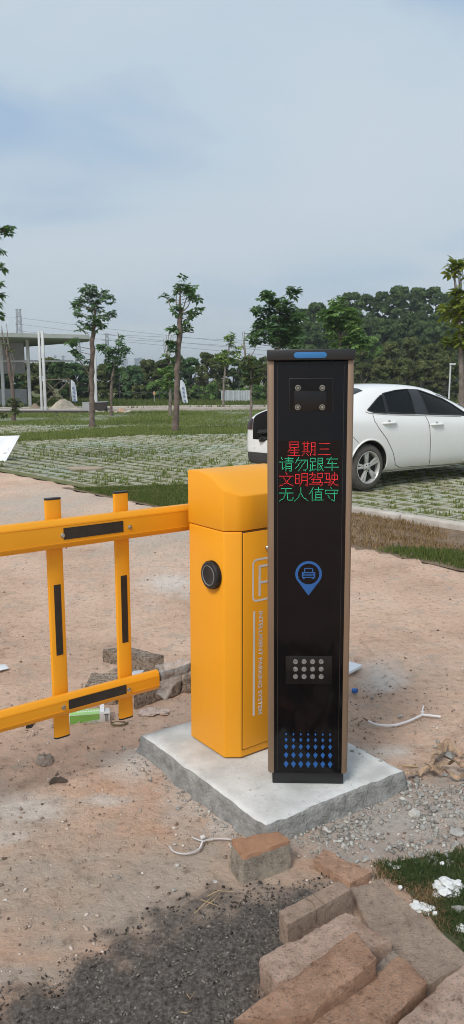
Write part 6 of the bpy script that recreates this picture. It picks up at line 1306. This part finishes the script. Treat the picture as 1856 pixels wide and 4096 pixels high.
# flags
def flag(label, d, pole, outline):
    foot = DP(*pole[0], d); foot.z = 0; root = thing('feather_flag', label, 'flag', foot); off = foot
    m_ = MB(); P_ = [DP(*p, d) - off for p in pole]; P_[0].z = 0; m_.tube(P_, .018, 6); m_.build('pole', m_dark, root)
    l_, r_ = outline; V = []; n_ = len(l_)
    for (a, c_) in zip(l_, r_):
        for k in range(5): f = k / 4; p = DP(a[0] + (c_[0] - a[0]) * f, a[1] + (c_[1] - a[1]) * f, d) - off; p.y += .04 * math.sin(f * 4 + a[1] * .1) - .03; V.append(p)
    F = [(i * 5 + k, i * 5 + k + 1, i * 5 + 6 + k, i * 5 + 5 + k) for i in range(n_ - 1) for k in range(4)]; b0 = len(V); V += [p + Vector((0, .006, 0)) for p in V]; F += [tuple(b0 + q_ for q_ in reversed(f)) for f in F]
    m_ = MB(); m_.add(V, F); cl = m_.build('banner', M('banner_cloth', (.62, .66, .72), rough=.7, scale=3), root, smooth=True)
    m_ = MB()
    for k in range(2, 7):
        a, c_ = Vector(V[(min(k, n_ - 1)) * 5 + 1 if k < n_ else 1]), Vector(V[min(k, n_ - 1) * 5 + 3]); q_ = (a + c_) / 2; m_.box((q_.x, q_.y - .045, q_.z), (.10, .006, .09)); 
    m_.build('print', M('blue_print', (.16, .22, .36), rough=.6), cl)
flag('white feather flag with blue print beside the scaffold frame', 39.0, [(179, 1024), (178, 990), (177, 957)], ([(178, 956), (178.5, 968), (179, 978), (180, 988), (180.5, 998), (181.5, 1006), (182, 1009)], [(181, 955), (188, 962), (191, 974), (192.5, 985), (194, 996), (195, 1005), (195.5, 1009)]))
flag('white feather flag with faded print behind the slender tree', 44.0, [(459, 1030), (455, 990), (452, 956)], ([(453, 957), (452.5, 968), (453.5, 978), (455, 988), (457, 998), (459, 1008), (460, 1014)], [(457, 955), (464, 964), (467, 974), (468.5, 985), (470, 995), (472, 1006), (473, 1013)]))
# small sign
sg = thing('small_sign', 'small orange sign board on a stake in the weedy field', 'sign', Vector((DP(388, 1000, 47).x, 47, 0))); m_ = MB(); m_.box((0, 0, .45), (.04, .04, .9)); m_.build('stake', m_wallg, sg); m_ = MB(); m_.box((0, -.03, .74), (.14, .02, .20)); m_.build('board', M('orange_board', (.55, .32, .18), rough=.6), sg)
# corrugated hoarding
hd = thing('hoarding', 'white corrugated sheet hoarding behind the small light green tree', 'hoarding', Vector((DP(592, 1016, 49).x, 49, 0))); hz1 = DP(592, 982, 49).z; x0, x1 = DP(556, 990, 49).x - hd.location.x, DP(629, 990, 49).x - hd.location.x
for k in range(6):
    xa, xb_ = x0 + (x1 - x0) * k / 6, x0 + (x1 - x0) * (k + 1) / 6 - .012; V = []; n_ = 13
    for i in range(n_): x = xa + (xb_ - xa) * i / (n_ - 1); y = .015 * (1 if (i // 2) % 2 else -1); V += [(x, y, -.02), (x, y, hz1 + (k % 2) * .02)]
    m_ = MB(); m_.add(V, [(2 * i, 2 * i + 2, 2 * i + 3, 2 * i + 1) for i in range(n_ - 1)]); m_.add([(x, y + .004, z) for x, y, z in V], [(2 * i + 1, 2 * i + 3, 2 * i + 2, 2 * i) for i in range(n_ - 1)]); m_.build('panel', M('white_sheet', (.50, .53, .54), rough=.6, scale=4) if k == 0 else bpy.data.materials['white_sheet'], hd)
# black mesh fence
m_fence = M('black_fence', (.03, .03, .03), rough=.6)
def fence(label, px0, px1, d0, d1, top):
    a_ = DP(px0, top, d0); c_ = DP(px1, top, d1); root = thing('wire_fence', label, 'fence', Vector((a_.x, a_.y, 0))); n_ = max(3, int((c_ - a_).length / 2.4)); H_t = 1.5
    for k in range(n_ + 1): p = (c_ - a_) * (k / n_); m_ = MB(); m_.box((p.x, p.y, H_t / 2), (.05, .05, H_t)); m_.build('post', m_fence, root)
    for h_ in (H_t - .03, .75, .12): m_ = MB(); m_.tube([(0, 0, h_), (c_.x - a_.x, c_.y - a_.y, h_)], .014, 5); m_.build('rail', m_fence, root)
fence('black wire fence along the far hedge', 300, 700, 50, 50.2, 962); fence('black wire fence behind the white car', 880, 1240, 46, 46, 950)
# white pole with a lamp at right, yellow plant beside it
lp = thing('lamp_pole', 'thin white pole with a small lamp head behind the white car', 'pole', Vector((DP(1129, 1000, 44).x, 44, 0))); zt2 = DP(1129, 917, 44).z; m_ = MB(); m_.tube([(0, 0, 0), (.01, 0, zt2)], .045, 8); m_.build('pole', m_colw, lp); m_ = MB(); m_.box((.12, 0, zt2 + .02), (.34, .14, .10)); m_.build('lamp_head', m_colw, lp, bevel=.02)

# white board leaning at the left edge
wb = thing('white_board', 'white sign board propped up slanting at the left edge', 'sign board', G(-10, 1162)); d = G(10, 1161).y; wo_ = Vector(wb.location)
c4 = [DP(-120, 1164, d + .1), DP(14, 1161, d), DP(50, 1095, d + .28), DP(-60, 1098, d + .42)]; nb = (c4[1] - c4[0]).cross(c4[3] - c4[0]).normalized(); th = nb * .012
m_ = MB(); m_.add([p - wo_ for p in c4] + [p + th - wo_ if th.y > 0 else p - th - wo_ for p in c4], [(0, 1, 2, 3), (7, 6, 5, 4), (0, 4, 5, 1), (1, 5, 6, 2), (2, 6, 7, 3), (3, 7, 4, 0)]); m_.build('board', m_white, wb, bevel=.003)
m_ = MB(); tp = (c4[3] + c4[2]) / 2 - wo_; m_.tube([tp + Vector((-.1, .02, -.05)), (tp.x - .05, tp.y + .35, 0.)], .012, 6); m_.build('prop', m_steel, wb)
m_ = MB(); 
for k, (ax, ay, bx, by) in enumerate(((-30, 1117, 8, 1121), (-40, 1126, 6, 1130), (-40, 1140, 5, 1142))):
    P4 = [c4[0].lerp(c4[1], f).lerp(c4[3].lerp(c4[2], f), g) - nb * .002 * (1 if nb.y > 0 else -1) - wo_ for f, g in ((.80, .62 - k * .17), (.93, .62 - k * .17), (.93, .70 - k * .17), (.80, .70 - k * .17))]; m_.add(P4, [(0, 1, 2, 3)])
m_.build('faint_print', M('faint_print', (.52, .53, .56), rough=.5), wb)
# flat cover on the pavers
o = MB(); c_ = G(218, 1183); o.lathe([(.30, 0), (.30, .03), (.27, .045), (.02, .05)], 20); o = o.build('paver_cover', M('dusty_cover', (.36, .29, .22), rough=.9, scale=8), None, smooth=True); o.location = c_ + Vector((0, 0, .012)); o.scale = (1, .5, 1); tag(o, 'flat dusty brown cover lying on the pavers left of the boom', 'cover')

# ================================================================== PYLONS, WIRES, TOWERS
m_pyl = M('pylon_steel', (.18, .19, .20), rough=.6, scale=1)
def pylon(label, px, top, base, wtop, wbase, d, arms, r_=None):
    k_ = d / PF; foot = DP(px, base, d); zt_ = DP(px, top, d).z; root = thing('power_pylon', label, 'pylon', Vector((foot.x, d, 0)), 0, 'lattice power pylons'); m_ = MB(); r_ = r_ or .00038 * d; W0, W1 = wbase * k_ / 2, wtop * k_ / 2; n_ = 9
    lev = [(0, W0 * 1.25)] + [(zt_ * f, W0 + (W1 - W0) * f) for f in np.linspace(.12, 1, n_)]
    for (za, wa), (zb_, wb_) in zip(lev, lev[1:]):
        for sx_, sy_ in ((-1, -1), (1, -1), (1, 1), (-1, 1)): m_.tube([(sx_ * wa, sy_ * wa, za), (sx_ * wb_, sy_ * wb_, zb_)], r_, 4)
        for sy_ in (-1, 1): m_.tube([(-wa, sy_ * wa, za), (wb_, sy_ * wb_, zb_)], r_ * .7, 4); m_.tube([(wa, sy_ * wa, za), (-wb_, sy_ * wb_, zb_)], r_ * .7, 4)
        for sx_ in (-1, 1): m_.tube([(sx_ * wa, -wa, za), (sx_ * wb_, wb_, zb_)], r_ * .7, 4)
    m_.build('lattice', m_pyl, root)
    for f, hl in arms:
        m_ = MB(); z = zt_ * f; w = hl * k_
        for s_ in (-1, 1): m_.tube([(0, 0, z + w * .08), (s_ * w, 0, z)], r_, 4); m_.tube([(0, 0, z - w * .18), (s_ * w, 0, z)], r_ * .8, 4)
        m_.build('cross_arm', m_pyl, root)
    return root
pylon('lattice pylon rising above the canopy roof at the far left', 54.5, 778, 960, 9, 17, 420, ((1., 8), (.91, 7.5), (.80, 9), (.66, 8)))
pylon('lattice pylon seen behind the canopy tip', 199.5, 845, 962, 5, 22, 480, ((1., 9), (.86, 13), (.70, 15)))
pylon('lattice pylon between two young trees', 272, 838, 962, 5, 16, 520, ((.98, 11), (.86, 12), (.74, 13)))
pylon('small distant pylon seen left under the canopy', 141.5, 894, 962, 2.5, 7, 760, ((.95, 5), (.8, 5)))
pylon('small distant pylon seen right under the canopy', 161.5, 894, 962, 2.5, 7, 760, ((.95, 6), (.8, 5)))
for k, (ya, ym, yb_, xb_) in enumerate(((800, 832, 872, 700), (816, 848, 884, 700), (833, 858, 896, 700), (842, 850, 874, 900), (852, 866, 890, 900), (798, 794, 786, -60))):
    m_ = MB(); A_, B_ = DP(55 if k < 3 or k == 5 else 272, ya, 418), DP(xb_, yb_, 330 if k < 3 else 500); mid = (A_ + B_) / 2; mid.z = DP((55 + xb_) / 2, ym, mid.y).z - 1.
    m_.tube(bez(A_, mid, B_, 24), .11, 4); tag(m_.build('power_line', m_pyl), ('topmost power line wire from the canopy pylon to the right', 'second power line wire from the canopy pylon to the right', 'third power line wire from the canopy pylon to the right', 'upper power line wire right of the middle pylon', 'lower power line wire right of the middle pylon', 'short power line wire leaving the frame at the left')[k], 'wire', 'power lines')
m_far = M('far_building', (.20, .24, .28), (.17, .21, .25), rough=.6, scale=.05)
m_fwin = M('far_window', (.10, .14, .18), rough=.2, scale=.1)
def tower(label, px, w, top, d, rows):
    k_ = d / PF; p = DP(px, 940, d); zt_ = DP(px, top, d).z; root = thing('tower_block', label, 'building', Vector((p.x, d, 0))); W_ = w * k_; m_ = MB(); m_.box((0, 0, zt_ / 2), (W_, W_ * .6, zt_)); m_.build('wall', m_far, root)
    for i in range(rows): m_ = MB(); m_.box((-.05 * W_, -W_ * .3 - .05, zt_ * (.94 - i * .055)), (W_ * .82, .12, zt_ * .028)); m_.build('window_band', m_fwin, root)
    m_ = MB(); m_.box((W_ * .2, 0, zt_ + zt_ * .01), (W_ * .3, W_ * .3, zt_ * .04)); m_.build('roof_box', m_far, root)
tower('slim grey office tower on the horizon left of the slender tree', 349, 19, 901, 900, 8)
tower('faint low block on the horizon beside the office tower', 313, 16, 902, 1300, 6)

# ================================================================== HAZE
m_, n, b = newmat('thin_air'); n.nodes.remove(b); pvn = n.nodes.new('ShaderNodeVolumePrincipled'); pvn.inputs['Color'].default_value = (.90, .95, 1, 1); pvn.inputs['Density'].default_value = .00075; pvn.inputs['Anisotropy'].default_value = .2
n.links.new(pvn.outputs[0], [x for x in n.nodes if x.type == 'OUTPUT_MATERIAL'][0].inputs['Volume'])
mb = MB(); mb.box((0, 1200, 23), (2600, 3000, 50)); o = mb.build('haze', m_); tag(o, 'thin pale haze filling the distance', 'haze', kind='stuff')
print('TRIS', sum(len(x.polygons) for x in bpy.data.meshes))
